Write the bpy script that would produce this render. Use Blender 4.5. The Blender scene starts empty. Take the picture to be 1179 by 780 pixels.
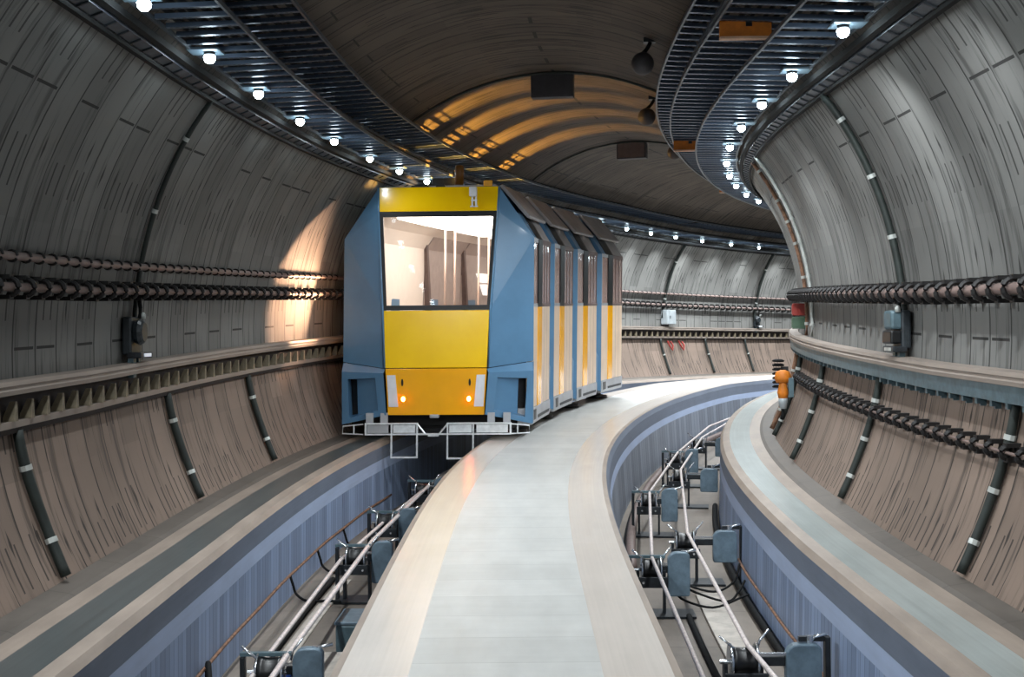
import bpy, bmesh, math, random
import numpy as np
from mathutils import Vector, Matrix
random.seed(7)
SC = bpy.context.scene
COL = SC.collection
PI = math.pi

# ------------------------------------------------------------------ the tunnel's path (plan curve, banking, climb), metres
KS = [-6, 0, 6, 12, 18, 24, 32, 45, 70.]
KN = [-0.03395961, -0.02072154, -0.00748346, 0.00735485, 0.01986278, 0.01764499, 0.02203044, 0.02773343, 0.03340787]
STEP = .15
S_ = np.arange(0, 90, STEP)
K_ = np.interp(S_, KS, KN)
TH_ = np.concatenate([[0], np.cumsum((K_[1:] + K_[:-1]) / 2 * STEP)])
tm_ = (TH_[1:] + TH_[:-1]) / 2
X_ = np.concatenate([[0], np.cumsum(np.sin(tm_) * STEP)])
Y_ = np.concatenate([[0], np.cumsum(np.cos(tm_) * STEP)])
BK = np.interp(S_, [0, 12, 24, 36, 60], [0.02240709, 0.01750055, 0.0122417, 0.01723079, 0.04360188])
DZ = np.interp(S_, [0, 12, 24, 36, 60], [0, 0.17882251, 0.50595525, 0.80523155, 0.8860094])
ZC, RT = 1.9392, 4.1428                                  # centre height and radius of the lining
UT = -1.95                                               # middle of the train's track


def path(s):
    if s <= 0:
        return 0., s, 0., BK[0], 0.
    f = s / STEP
    i = min(int(f), len(S_) - 2)
    t = f - i
    g = lambda a: a[i] * (1 - t) + a[i + 1] * t
    return g(X_), g(Y_), g(TH_), g(BK), g(DZ)


def W(s, u, z):
    x, y, th, b, d = path(s)
    return Vector((x + u * math.cos(th), y - u * math.sin(th), z + b * u + d))


def frame(s, u, z, rz=0., tilt=0.):
    """placement matrix: X to the right across the tunnel, Y along it, Z up"""
    x, y, th, b, d = path(s)
    return Matrix.Translation(W(s, u, z)) @ Matrix.Rotation(-th, 4, 'Z') @ Matrix.Rotation(-math.atan(b) + tilt, 4, 'Y') @ Matrix.Rotation(rz, 4, 'Z')


def lin(c):
    return tuple((v / 12.92 if v <= .04045 else ((v + .055) / 1.055) ** 2.4) for v in c[:3]) + (1.,)


def rgb(r, g, b):
    return lin((r / 255, g / 255, b / 255))


# ------------------------------------------------------------------ node helper
class N:
    def __init__(self, name):
        self.m = bpy.data.materials.new(name)
        self.m.use_nodes = True
        self.t = self.m.node_tree
        self.b = self.t.nodes['Principled BSDF']
        self.out = self.t.nodes['Material Output']

    def new(self, typ, **k):
        n = self.t.nodes.new(typ)
        for a, v in k.items():
            setattr(n, a, v)
        return n

    def put(self, sock, v):
        if hasattr(v, 'links') or isinstance(v, bpy.types.NodeSocket):
            self.t.links.new(v, sock)
        else:
            sock.default_value = v

    def math(self, op, a, b=0., c=None, clamp=False):
        n = self.new('ShaderNodeMath', operation=op, use_clamp=clamp)
        self.put(n.inputs[0], a)
        self.put(n.inputs[1], b)
        if c is not None:
            self.put(n.inputs[2], c)
        return n.outputs[0]

    def mix(self, f, a, b, typ='MIX'):
        n = self.new('ShaderNodeMix', data_type='RGBA', blend_type=typ)
        self.put(n.inputs[0], f)
        self.put(n.inputs[6], a)
        self.put(n.inputs[7], b)
        return n.outputs[2]

    def noise(self, vec, scale, detail=3., rough=.6, dim='3D'):
        n = self.new('ShaderNodeTexNoise', noise_dimensions=dim)
        self.put(n.inputs['Vector'], vec)
        n.inputs['Scale'].default_value = scale
        n.inputs['Detail'].default_value = detail
        n.inputs['Roughness'].default_value = rough
        return n.outputs['Fac']

    def comb(self, x, y, z=0.):
        n = self.new('ShaderNodeCombineXYZ')
        for i, v in enumerate((x, y, z)):
            self.put(n.inputs[i], v)
        return n.outputs[0]

    def uv(self):
        n = self.new('ShaderNodeUVMap')
        s = self.new('ShaderNodeSeparateXYZ')
        self.t.links.new(n.outputs[0], s.inputs[0])
        return s.outputs[0], s.outputs[1]

    def white(self, x, y=0.):
        n = self.new('ShaderNodeTexWhiteNoise', noise_dimensions='2D')
        self.put(n.inputs['Vector'], self.comb(x, y))
        return n.outputs['Value']

    def step(self, v, lo, hi):
        n = self.new('ShaderNodeMapRange', interpolation_type='SMOOTHSTEP')
        self.put(n.inputs[0], v)
        n.inputs[1].default_value = lo
        n.inputs[2].default_value = hi
        return n.outputs[0]

    def bump(self, h, strength=.3, dist=.02):
        n = self.new('ShaderNodeBump')
        n.inputs['Strength'].default_value = strength
        n.inputs['Distance'].default_value = dist
        self.put(n.inputs['Height'], h)
        self.t.links.new(n.outputs[0], self.b.inputs['Normal'])


def simple(name, col, rough=.5, metal=0., var=.12, scale=6., spec=.5, coat=0.):
    n = N(name)
    tc = n.new('ShaderNodeTexCoord').outputs['Object']
    f = n.noise(tc, scale, 4.)
    dark = tuple(c * (1 - var * 1.6) for c in col[:3]) + (1,)
    lite = tuple(min(1, c * (1 + var)) for c in col[:3]) + (1,)
    n.put(n.b.inputs['Base Color'], n.mix(n.step(f, .3, .7), dark, lite))
    n.b.inputs['Roughness'].default_value = rough
    n.b.inputs['Metallic'].default_value = metal
    n.b.inputs['Specular IOR Level'].default_value = spec
    n.b.inputs['Coat Weight'].default_value = coat
    n.b.inputs['Coat Roughness'].default_value = .08
    return n.m


def glow(name, col, strength, base=(.8, .8, .8, 1)):
    n = N(name)
    n.b.inputs['Base Color'].default_value = base
    n.b.inputs['Emission Color'].default_value = col
    n.b.inputs['Emission Strength'].default_value = strength
    return n.m


def glass(name, tint, refl=.9):
    n = N(name)
    tr = n.new('ShaderNodeBsdfTransparent')
    tr.inputs[0].default_value = tint
    gl = n.new('ShaderNodeBsdfGlossy')
    gl.inputs['Roughness'].default_value = .02
    fr = n.new('ShaderNodeFresnel')
    fr.inputs[0].default_value = 1.5
    mx = n.new('ShaderNodeMixShader')
    n.t.links.new(n.math('MULTIPLY', fr.outputs[0], refl), mx.inputs[0])
    n.t.links.new(tr.outputs[0], mx.inputs[1])
    n.t.links.new(gl.outputs[0], mx.inputs[2])
    n.t.links.new(mx.outputs[0], n.out.inputs[0])
    return n.m


RING = .483


def lining(name, upper, lower, streak, pairs_on):
    """board-marked concrete rings: joints, row dashes, paired slots, drips.  UV: x = metres along, y = metres round from spring line"""
    n = N(name)
    U, V = n.uv()
    cu = n.math('DIVIDE', U, RING)
    cell = n.math('FLOOR', cu)
    fr = n.math('SUBTRACT', cu, cell)
    edge = n.math('ABSOLUTE', n.math('SUBTRACT', fr, .5))
    wob = n.noise(n.comb(n.math('MULTIPLY', cell, 7.3), V), 1.3, 2.)
    joint = n.math('MULTIPLY', n.step(edge, .466, .482), n.step(wob, .34, .5))
    # half-ring hairlines that come and go
    fr2 = n.math('ABSOLUTE', n.math('SUBTRACT', fr, n.math('ADD', .3, n.math('MULTIPLY', n.white(cell, 3.1), .4))))
    hair = n.math('MULTIPLY', n.math('SUBTRACT', 1., n.step(fr2, .008, .02)), n.step(n.noise(n.comb(n.math('MULTIPLY', cell, 3.7), V), .9, 2.), .52, .6))
    # dash rows
    vr = n.math('DIVIDE', V, 2.165)
    row = n.math('ROUND', vr)
    dv = n.math('MULTIPLY', n.math('SUBTRACT', vr, row), 2.165)
    dash = n.math('MULTIPLY', n.math('LESS_THAN', n.math('ABSOLUTE', dv), .013),
                  n.math('MULTIPLY', n.math('LESS_THAN', n.white(cell, row), .5), n.math('LESS_THAN', edge, .42)))
    # paired slots above / below the rows
    rowf = n.math('FLOOR', n.math('DIVIDE', V, 1.0825))
    vf = n.math('SUBTRACT', n.math('DIVIDE', V, 1.0825), rowf)
    w1 = n.white(cell, n.math('ADD', rowf, 11.7))
    two = n.math('LESS_THAN', n.math('ABSOLUTE', n.math('SUBTRACT', edge, .17)), .03)
    span = n.math('MULTIPLY', n.math('GREATER_THAN', vf, .22), n.math('LESS_THAN', vf, n.math('ADD', .42, n.math('MULTIPLY', w1, .5))))
    pair = n.math('MULTIPLY', n.math('MULTIPLY', two, span), n.math('LESS_THAN', w1, pairs_on))
    # short spindle-shaped drips, one per ring and row on some rings
    w2 = n.white(n.math('ADD', cell, .5), n.math('ADD', rowf, 4.2))
    px = n.math('SUBTRACT', fr, n.math('ADD', .25, n.math('MULTIPLY', w2, .5)))
    py = n.math('MULTIPLY', n.math('SUBTRACT', vf, n.math('ADD', .3, n.math('MULTIPLY', n.white(cell, n.math('ADD', rowf, 8.8)), .4))), 7.)
    sp = n.math('ADD', n.math('ABSOLUTE', n.math('MULTIPLY', px, 17.)), n.math('ABSOLUTE', py))
    drip = n.math('MULTIPLY', n.math('SUBTRACT', 1., n.step(sp, .55, 1.1)), n.math('LESS_THAN', n.white(cell, n.math('ADD', rowf, 21.)), .8))
    # long streaks running round the ring
    st = n.noise(n.comb(n.math('MULTIPLY', U, 9.), n.math('MULTIPLY', V, .55)), 1., 4., .65)
    stm = n.math('MULTIPLY', n.step(st, .51, .66), streak)
    big = n.noise(n.comb(n.math('MULTIPLY', U, .35), n.math('MULTIPLY', V, .8)), 1., 3.)
    base = n.mix(n.step(V, -.62, -.3), lower, upper)
    tone = n.math('ADD', .78, n.math('MULTIPLY', n.white(cell, n.math('ADD', row, 31.)), .3))
    tone = n.math('MULTIPLY', tone, n.math('ADD', .65, n.math('MULTIPLY', big, .7)))
    c = n.mix(1., base, n.comb(tone, tone, tone), 'MULTIPLY')
    dk = n.math('MAXIMUM', n.math('MAXIMUM', n.math('MULTIPLY', joint, .9), n.math('MULTIPLY', hair, .55)), n.math('MAXIMUM', n.math('MULTIPLY', dash, .93), n.math('MULTIPLY', pair, .8)))
    dk = n.math('MAXIMUM', dk, n.math('MAXIMUM', n.math('MULTIPLY', drip, .85), n.math('MULTIPLY', stm, .6)))
    c = n.mix(dk, c, (.008, .0075, .007, 1))
    n.put(n.b.inputs['Base Color'], c)
    n.b.inputs['Roughness'].default_value = .8
    n.bump(n.math('SUBTRACT', n.math('MULTIPLY', st, .25), dk), .35, .015)
    return n.m


def deck(name, col, rough, along=0., across=0., spec=.5, var=.25, bumpy=True):
    """concrete with streaks along (along>0) or boards across (across = board length); UV x along, y across"""
    n = N(name)
    U, V = n.uv()
    f = n.noise(n.comb(n.math('MULTIPLY', U, .9), n.math('MULTIPLY', V, 2.5)), 1.4, 5.)
    tone = n.math('ADD', 1 - var / 2, n.math('MULTIPLY', n.math('SUBTRACT', f, .5), var * 2))
    if along:
        g = n.noise(n.comb(n.math('MULTIPLY', U, .25), n.math('MULTIPLY', V, 34.)), 1., 3.)
        tone = n.math('MULTIPLY', tone, n.math('ADD', 1 - along * .5, n.math('MULTIPLY', g, along)))
    if across:
        cu = n.math('DIVIDE', U, across)
        cell = n.math('FLOOR', cu)
        fr = n.math('ABSOLUTE', n.math('SUBTRACT', n.math('SUBTRACT', cu, cell), .5))
        tone = n.math('MULTIPLY', tone, n.math('ADD', .93, n.math('MULTIPLY', n.white(cell, 1.), .1)))
        tone = n.math('MULTIPLY', tone, n.math('SUBTRACT', 1., n.math('MULTIPLY', n.step(fr, .487, .496), .22)))
        h = n.noise(n.comb(n.math('MULTIPLY', U, 8.), n.math('MULTIPLY', V, 1.2)), 1., 4.)
        tone = n.math('MULTIPLY', tone, n.math('ADD', .9, n.math('MULTIPLY', h, .2)))
    n.put(n.b.inputs['Base Color'], n.mix(1., col, n.comb(tone, tone, tone), 'MULTIPLY'))
    r = n.math('ADD', rough - .06, n.math('MULTIPLY', f, .14))
    n.put(n.b.inputs['Roughness'], r if bumpy else rough)
    n.b.inputs['Specular IOR Level'].default_value = spec
    if bumpy:
        n.bump(f, .12, .01)
    return n.m


def board_side(name, col, dark, period, depth):
    """vertical board marks on a beam's side"""
    n = N(name)
    U, V = n.uv()
    cu = n.math('DIVIDE', U, period)
    cell = n.math('FLOOR', cu)
    fr = n.math('ABSOLUTE', n.math('SUBTRACT', n.math('SUBTRACT', cu, cell), .5))
    g = n.noise(n.comb(n.math('MULTIPLY', U, 11.), n.math('MULTIPLY', V, .5)), 1., 4., .7)
    tone = n.math('ADD', 1 - depth, n.math('MULTIPLY', n.white(cell, 2.), depth * 1.3))
    c = n.mix(1., col, n.comb(tone, tone, tone), 'MULTIPLY')
    f = n.math('MAXIMUM', n.math('MULTIPLY', n.step(fr, .44, .49), .75), n.math('MULTIPLY', n.step(g, .55, .75), .55))
    n.put(n.b.inputs['Base Color'], n.mix(f, c, dark))
    n.b.inputs['Roughness'].default_value = .5
    n.bump(n.math('SUBTRACT', 1., f), .4, .012)
    return n.m


M = {}
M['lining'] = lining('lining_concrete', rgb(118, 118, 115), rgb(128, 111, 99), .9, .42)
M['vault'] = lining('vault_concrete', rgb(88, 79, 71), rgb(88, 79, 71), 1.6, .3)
M['deck'] = deck('deck_concrete', rgb(204, 205, 202), .42, 0, .62, .5, .2)
M['band'] = deck('polished_band', rgb(214, 206, 198), .22, .2, 0, .6, .1, False)
M['band_dark_refl'] = deck('running_band_dark_reflection', rgb(84, 91, 92), .3, .7, 0, .6, .25, False)  # left band: reflection of the dark wall and train put into the colour
M['band_bright_refl'] = deck('running_band_bright_reflection', rgb(168, 176, 174), .28, .5, 0, .6, .25, False)  # same surface on the right, its bright reflection put into the colour
M['tan'] = deck('tan_concrete', rgb(164, 150, 138), .5, .2, 0, .4, .4)
M['walk'] = deck('grey_walk', rgb(104, 97, 90), .6, 0, 1.2, .35, .4)
M['edge_dark'] = deck('edge_blue_grey', rgb(122, 132, 148), .5, .3, 0, .4, .3)
M['edge_light'] = deck('edge_light_blue', rgb(176, 192, 220), .5, .15, 0, .4, .2)
M['boards'] = board_side('blue_board_side', rgb(142, 160, 190), rgb(54, 64, 84), .13, .3)
M['boards_mid'] = board_side('grey_blue_board_side', rgb(140, 148, 160), rgb(40, 42, 50), .3, .35)
M['trough'] = deck('trough_floor', rgb(140, 130, 120), .6, 0, 1.5, .35, .4)
M['cover'] = simple('pale_cover_slab', rgb(176, 168, 158), .6)
M['blue'] = simple('train_blue', rgb(84, 126, 160), .32, 0, .05, 2., .5, .3)
M['blue_deep'] = simple('train_blue_recess', rgb(60, 92, 122), .35, 0, .05, 2.)
M['yellow'] = simple('train_yellow', rgb(255, 204, 2), .2, 0, .03, 2., .5, .5)
M['amber_panel'] = simple('train_amber', rgb(252, 178, 4), .25, 0, .03, 2., .5, .5)
M['cream'] = simple('train_cream', rgb(214, 190, 166), .35, 0, .06, 2.)
M['silver'] = simple('train_silver', rgb(176, 178, 182), .38, .4, .06, 3.)
M['roof_grey'] = simple('roof_grey', rgb(164, 160, 160), .45, .2, .1, 3.)
M['black'] = simple('black_rubber', rgb(14, 15, 17), .35, 0, .1)
M['soot'] = simple('underframe_black', rgb(20, 19, 19), .7)
M['white_paint'] = simple('white_paint', rgb(226, 228, 232), .4, 0, .04)
M['frame_white'] = simple('galvanized_white', rgb(226, 230, 232), .35, .3, .1, 9.)
M['inner_white'] = simple('interior_white', rgb(240, 232, 222), .45, 0, .02)
M['inner_grey'] = simple('interior_grey', rgb(176, 164, 158), .5, 0, .05)
M['inner_dark'] = simple('interior_brown_edge', rgb(104, 88, 84), .5)
M['pole'] = simple('grab_pole', rgb(214, 186, 170), .25, .3, .03)
M['windscreen'] = glass('windscreen_glass', (.97, .96, .95, 1), .35)
M['pane'] = glass('side_glass', (.92, .86, .84, 1), 1.2)
def frosted(name, col, amount):
    """tinted, slightly milky side glass"""
    n = N(name)
    n.b.inputs['Base Color'].default_value = col
    n.b.inputs['Roughness'].default_value = .12
    n.b.inputs['Coat Weight'].default_value = .4
    tr = n.new('ShaderNodeBsdfTransparent')
    tr.inputs[0].default_value = (.95, .9, .88, 1)
    mx = n.new('ShaderNodeMixShader')
    mx.inputs[0].default_value = amount
    n.t.links.new(tr.outputs[0], mx.inputs[1])
    n.t.links.new(n.b.outputs[0], mx.inputs[2])
    n.t.links.new(mx.outputs[0], n.out.inputs[0])
    return n.m


M['pane'] = frosted('milky_side_glass', rgb(196, 172, 164), .6)
M['marker'] = glow('marker_lamp', (1., .09, .02, 1), 80.)
M['cabin_dim'] = glow('cabin_light_dim', (1., .92, .86, 1), 3.)
M['reflection_glow'] = glow('reflection_glow', (1., .97, .94, 1), 1.)
M['assumed_side_glow'] = glow('assumed_side_glow', (1., .6, .35, 1), 3.)
M['cabin_light'] = glow('cabin_light', (1., .93, .86, 1), 6.)
M['lens'] = glow('lamp_lens', (.80, .95, 1., 1), 40.)
M['beacon'] = glow('amber_beacon', (1., .45, .02, 1), .01, rgb(92, 54, 8))
M['rail_steel'] = simple('tray_steel', rgb(84, 90, 98), .45, .5, .15, 8.)
M['rung'] = None
M['dark_steel'] = simple('dark_steel', rgb(46, 50, 54), .45, .5, .2, 10.)
M['bracket'] = simple('bracket_black', rgb(18, 15, 15), .55, .1, .2, 12.)
M['teal_steel'] = simple('painted_teal_steel', rgb(84, 106, 114), .45, .2, .15, 8.)
M['plate_blue'] = simple('grey_blue_plate', rgb(104, 124, 138), .42, .25, .15, 7.)
M['chrome'] = simple('bright_steel', rgb(214, 218, 222), .22, .9, .05, 9.)
M['rope'] = simple('haul_rope', rgb(226, 214, 210), .35, .25, .12, 20.)
M['pipe'] = simple('pinkish_pipe', rgb(124, 106, 100), .5, 0, .12, 5.)
M['conduit'] = simple('green_black_conduit', rgb(36, 43, 40), .6, .1, .2, 5.)
M['strap'] = simple('pale_strap', rgb(186, 190, 186), .4, .3)
M['ledge'] = deck('ledge_concrete', rgb(150, 138, 128), .55, .35, 0, .4, .3)
M['stub'] = simple('pale_bracket', rgb(122, 112, 92), .6, 0, .25, 6.)
M['cavity'] = simple('cavity_shade', rgb(34, 26, 24), .8)  # shade of the ledge slot and under the rail put into the colour
M['rust'] = simple('brown_conduit', rgb(126, 92, 70), .6, 0, .35, 14.)
M['device'] = simple('device_dark', rgb(40, 46, 50), .4, .1, .25, 9.)
M['grey_box'] = simple('grey_cabinet', rgb(170, 178, 182), .45, .1, .08)
M['panel_dark'] = simple('hanging_box', rgb(64, 62, 66), .55, 0, .1)
M['orange'] = simple('orange_board', rgb(206, 118, 26), .6, 0, .15)
M['pale_edge'] = simple('pale_edge', rgb(220, 180, 150), .6)
M['red'] = simple('red_paint', rgb(150, 52, 44), .5)
M['green'] = simple('green_paint', rgb(70, 96, 76), .5)
M['hose'] = simple('black_hose', rgb(14, 15, 16), .75, 0, .1, 6., .25)
M['tape'] = simple('blue_tape', rgb(40, 82, 170), .5)
M['display'] = glow('pale_display', (.72, .82, 1., 1), .35)


def rung_mat():
    """slotted galvanized channel: dark slots along the rung (object x)"""
    n = N('slotted_rung')
    tc = n.new('ShaderNodeTexCoord').outputs['Object']
    s = n.new('ShaderNodeSeparateXYZ')
    n.t.links.new(tc, s.inputs[0])
    f = n.math('FRACT', n.math('DIVIDE', s.outputs[0], .05))
    sl = n.math('MULTIPLY', n.math('LESS_THAN', n.math('ABSOLUTE', n.math('SUBTRACT', f, .5)), .28), n.math('LESS_THAN', n.math('ABSOLUTE', s.outputs[1]), .010))
    n.put(n.b.inputs['Base Color'], n.mix(sl, rgb(96, 110, 130), (.003, .003, .004, 1)))
    n.b.inputs['Metallic'].default_value = .6
    n.b.inputs['Roughness'].default_value = .36
    return n.m


M['rung'] = rung_mat()


# ------------------------------------------------------------------ mesh building
class MB:
    def __init__(self):
        self.bm = bmesh.new()

    def face(self, pts):
        vs = [self.bm.verts.new(p) for p in pts]
        return self.bm.faces.new(vs)

    def hexa(self, p):
        """eight points: bottom ring 0-3, top ring 4-7"""
        v = [self.bm.verts.new(q) for q in p]
        for f in ((3, 2, 1, 0), (4, 5, 6, 7), (0, 1, 5, 4), (1, 2, 6, 5), (2, 3, 7, 6), (3, 0, 4, 7)):
            self.bm.faces.new([v[i] for i in f])
        return self

    def box(self, c, d):
        x, y, z = c
        a, b, e = (t / 2 for t in d)
        return self.hexa([Vector((x + i * a, y + j * b, z + k * e)) for k in (-1, 1) for i, j in ((-1, -1), (1, -1), (1, 1), (-1, 1))])

    def sbox(self, s0, s1, u0, u1, z0, z1, ds=.5):
        """box in tunnel coordinates, following the curve"""
        n = max(1, int(round((s1 - s0) / ds)))
        rings = []
        for i in range(n + 1):
            s = s0 + (s1 - s0) * i / n
            rings.append([self.bm.verts.new(W(s, u, z)) for u, z in ((u0, z0), (u1, z0), (u1, z1), (u0, z1))])
        self._loft(rings)
        return self

    def _loft(self, rings, caps=True):
        m = len(rings[0])
        for a, b in zip(rings[:-1], rings[1:]):
            for j in range(m):
                k = (j + 1) % m
                self.bm.faces.new((a[j], a[k], b[k], b[j]))
        if caps:
            self.bm.faces.new(rings[0][::-1])
            self.bm.faces.new(rings[-1])

    def prism(self, ring0, ring1):
        """two matching polygons of points joined into a solid"""
        self._loft([[self.bm.verts.new(p) for p in ring0], [self.bm.verts.new(p) for p in ring1]])
        return self

    def tube(self, pts, r, n=8, closed=False):
        pts = [Vector(p) for p in pts]
        rings = []
        up = Vector((0, 0, 1))
        m = len(pts)
        for i, p in enumerate(pts):
            if closed:
                t = pts[(i + 1) % m] - pts[i - 1]
            else:
                t = pts[min(i + 1, m - 1)] - pts[max(i - 1, 0)]
            t = t.normalized()
            a = t.cross(up)
            if a.length < .05:
                a = t.cross(Vector((1, 0, 0)))
            a.normalize()
            b = a.cross(t).normalized()
            rr = r[i] if isinstance(r, (list, tuple)) else r
            rings.append([self.bm.verts.new(p + (a * math.cos(q) + b * math.sin(q)) * rr) for q in [2 * PI * k / n for k in range(n)]])
        if closed:
            rings.append(rings[0])
        self._loft(rings, not closed)
        return self

    def lathe(self, prof, axis='Z', n=20, c=(0, 0, 0)):
        """prof: list of (radius, height)"""
        rings = []
        for r, h in prof:
            r = max(r, 1e-4)
            ring = []
            for k in range(n):
                q = 2 * PI * k / n
                v = (r * math.cos(q), r * math.sin(q), h)
                if axis == 'X':
                    v = (v[2], v[0], v[1])
                elif axis == 'Y':
                    v = (v[1], v[2], v[0])
                ring.append(self.bm.verts.new(Vector(v) + Vector(c)))
            rings.append(ring)
        self._loft(rings)
        return self

    def obj(self, name, mat, parent=None, local=False, smooth=False, bevel=0.):
        """link as ONE mesh object; world-coordinate meshes are moved into the parent's space"""
        bmesh.ops.recalc_face_normals(self.bm, faces=self.bm.faces)
        me = bpy.data.meshes.new(name)
        if parent is not None and not local:
            self.bm.transform(root_matrix(parent).inverted())
        self.bm.to_mesh(me)
        self.bm.free()
        for m in (mat if isinstance(mat, (list, tuple)) else [mat]):
            me.materials.append(m)
        if smooth:
            me.polygons.foreach_set('use_smooth', [True] * len(me.polygons))
        o = bpy.data.objects.new(name, me)
        COL.objects.link(o)
        if parent is not None:
            o.parent = parent
        if bevel:
            b = o.modifiers.new('edge', 'BEVEL')
            b.width = bevel
            b.segments = 2
            b.limit_method = 'ANGLE'
        return o


def root_matrix(o):
    m = o.matrix_basis.copy()
    while o.parent is not None:
        o = o.parent
        m = o.matrix_basis @ m
    return m


def tag(o, label, cat, group=None, kind=None):
    o['label'] = label
    o['category'] = cat
    if group:
        o['group'] = group
    if kind:
        o['kind'] = kind
    return o


def thing(name, mat4, label, cat, group=None):
    e = bpy.data.objects.new(name, None)
    e.empty_display_size = .1
    e.matrix_basis = mat4
    COL.objects.link(e)
    return tag(e, label, cat, group)


def dup(root, mat4, label, group=None):
    """copy a thing with its parts and sub-parts"""
    r = root.copy()
    COL.objects.link(r)
    r.matrix_basis = mat4
    r['label'] = label
    if group:
        r['group'] = group

    def kids(src, dst):
        for ch in list(src.children):
            c = ch.copy()
            COL.objects.link(c)
            c.parent = dst
            kids(ch, c)
    kids(root, r)
    return r


def sweep(name, prof, mats, segm, s0, s1, ds=.5, vfun=None, closed=False, parent=None, smooth=False):
    """sweep a (u,z) profile along the path with UV = (metres along, metres round); segm = material index per segment"""
    bm = bmesh.new()
    uvl = bm.loops.layers.uv.new('UVMap')
    n = int(round((s1 - s0) / ds))
    V = [0.]
    for a, b in zip(prof[:-1], prof[1:]):
        V.append(V[-1] + math.hypot(b[0] - a[0], b[1] - a[1]))
    if vfun:
        V = [vfun(u, z) for u, z in prof]
    rings = [[bm.verts.new(W(s0 + (s1 - s0) * i / n, u, z)) for u, z in prof] for i in range(n + 1)]
    m = len(prof)
    segs = range(m if closed else m - 1)
    for i in range(n):
        for j in segs:
            k = (j + 1) % m
            f = bm.faces.new((rings[i][j], rings[i][k], rings[i + 1][k], rings[i + 1][j]))
            f.material_index = segm[j] if segm else 0
            f.smooth = smooth
            sa, sb = s0 + (s1 - s0) * i / n, s0 + (s1 - s0) * (i + 1) / n
            for lp, (q, v) in zip(f.loops, ((sa, V[j]), (sa, V[k]), (sb, V[k]), (sb, V[j]))):
                lp[uvl].uv = (q + 20, v)
    if closed:
        bm.faces.new(rings[0])
        bm.faces.new(rings[-1][::-1])
    if closed:
        bmesh.ops.recalc_face_normals(bm, faces=bm.faces)
    me = bpy.data.meshes.new(name)
    if parent is not None:
        bm.transform(root_matrix(parent).inverted())
    bm.to_mesh(me)
    bm.free()
    for q in mats:
        me.materials.append(q)
    o = bpy.data.objects.new(name, me)
    COL.objects.link(o)
    if parent is not None:
        o.parent = parent
    return o


S0, S1 = -9., 72.
ORD = ['first', 'second', 'third', 'fourth', 'fifth', 'sixth', 'seventh', 'eighth', 'ninth', 'tenth', 'eleventh', 'twelfth', 'thirteenth', 'fourteenth', 'fifteenth', 'sixteenth',
       'seventeenth', 'eighteenth', 'nineteenth', 'twentieth']


# ------------------------------------------------------------------ the setting: lining, floors, beams
def arc(phi0, phi1, n, r=RT):
    return [(r * math.cos(phi0 + (phi1 - phi0) * i / n), ZC + r * math.sin(phi0 + (phi1 - phi0) * i / n)) for i in range(n + 1)]


def vlin(u, z):
    return RT * math.atan2(z - ZC, abs(u))


def shell(name, phi0, phi1, n, mat, label):
    inner = arc(phi0, phi1, n)
    outer = arc(phi1, phi0, n, RT + .25)
    o = sweep(name, inner + outer, [mat], None, S0, S1, .5, vlin, True, None, True)
    o['label'] = label
    o['category'] = 'tunnel lining'
    o['kind'] = 'structure'
    return o


PB = -math.asin((ZC + .12) / RT)
PLIP = math.asin((4.62 - ZC) / RT)
shell('wall_right', PB, PLIP, 26, M['lining'], 'curved grey concrete tunnel wall on the inside of the bend')
shell('wall_left', PI - PLIP, PI - PB, 26, M['lining'], 'curved grey concrete tunnel wall beside and beyond the train')
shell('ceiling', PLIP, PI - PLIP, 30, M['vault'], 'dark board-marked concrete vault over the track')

side = [(2.77, -1.40), (2.776, -.49), (2.776, -.31), (2.776, -.10), (2.82, -.04), (2.93, -.02), (3.27, -.02), (3.45, -.02), (3.50, .0), (3.80, .045), (3.80, -1.40)]
names = ['boards', 'edge_light', 'edge_dark', 'tan', 'tan', 'band_dark_refl', 'tan', 'walk', 'walk', 'walk', 'walk']
for sg, nm, lb in ((-1, 'trim_1', 'concrete side beam with pale blue edge stripe under the left wall'), (1, 'trim_2', 'concrete side beam with pale blue edge stripe under the right wall')):
    prof = [(sg * u, z) for u, z in side]
    o = sweep(nm, prof, [M['band_bright_refl' if (k == 'band_dark_refl' and sg > 0) else k] for k in names], list(range(len(names))), S0, S1, .5, None, True)
    tag(o, lb, 'side beam', None, 'structure')
half = [(1.22, -1.40), (1.15, -.46), (1.13, -.32), (1.115, -.10), (1.075, -.01), (1.02, 0.), (.594, 0.)]
cen = [(-u, z) for u, z in half] + [(u, z) for u, z in half[::-1]]
cn = ['boards_mid', 'edge_light', 'edge_dark', 'edge_dark', 'tan', 'band', 'deck', 'band', 'tan', 'edge_dark', 'edge_dark', 'edge_light', 'boards_mid', 'tan']
uniq = sorted(set(cn))
o = sweep('trim_3', cen, [M[k] for k in uniq], [uniq.index(k) for k in cn], S0, S1, .5, None, True)
tag(o, 'pale concrete centre beam running between the two cable troughs', 'centre beam', None, 'structure')
for sg, nm, lb in ((-1, 'floor_left', 'dim concrete trough floor under the train'), (1, 'floor_right', 'concrete trough floor of the empty right track')):
    a, b = (1.20, 2.79) if sg > 0 else (-2.79, -1.20)
    o = sweep(nm, [(a, -1.27), (b, -1.27), (b, -1.42), (a, -1.42)], [M['trough']], [0] * 4, S0, S1, .5, None, True)
    tag(o, lb, 'trough floor', None, 'structure')
for s_end, nm in ((S0 + .02, 'wall_rear'), (S1 - .02, 'wall_end')):
    mb = MB()
    pts = [(math.cos(2 * PI * k / 40) * (RT + .2), ZC + math.sin(2 * PI * k / 40) * (RT + .2)) for k in range(40)]
    mb.prism([W(s_end - .1, u, z) for u, z in pts], [W(s_end + .1, u, z) for u, z in pts])
    tag(mb.obj(nm, M['panel_dark']), 'dark bulkhead closing the tunnel out of sight', 'bulkhead', None, 'structure')


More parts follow.
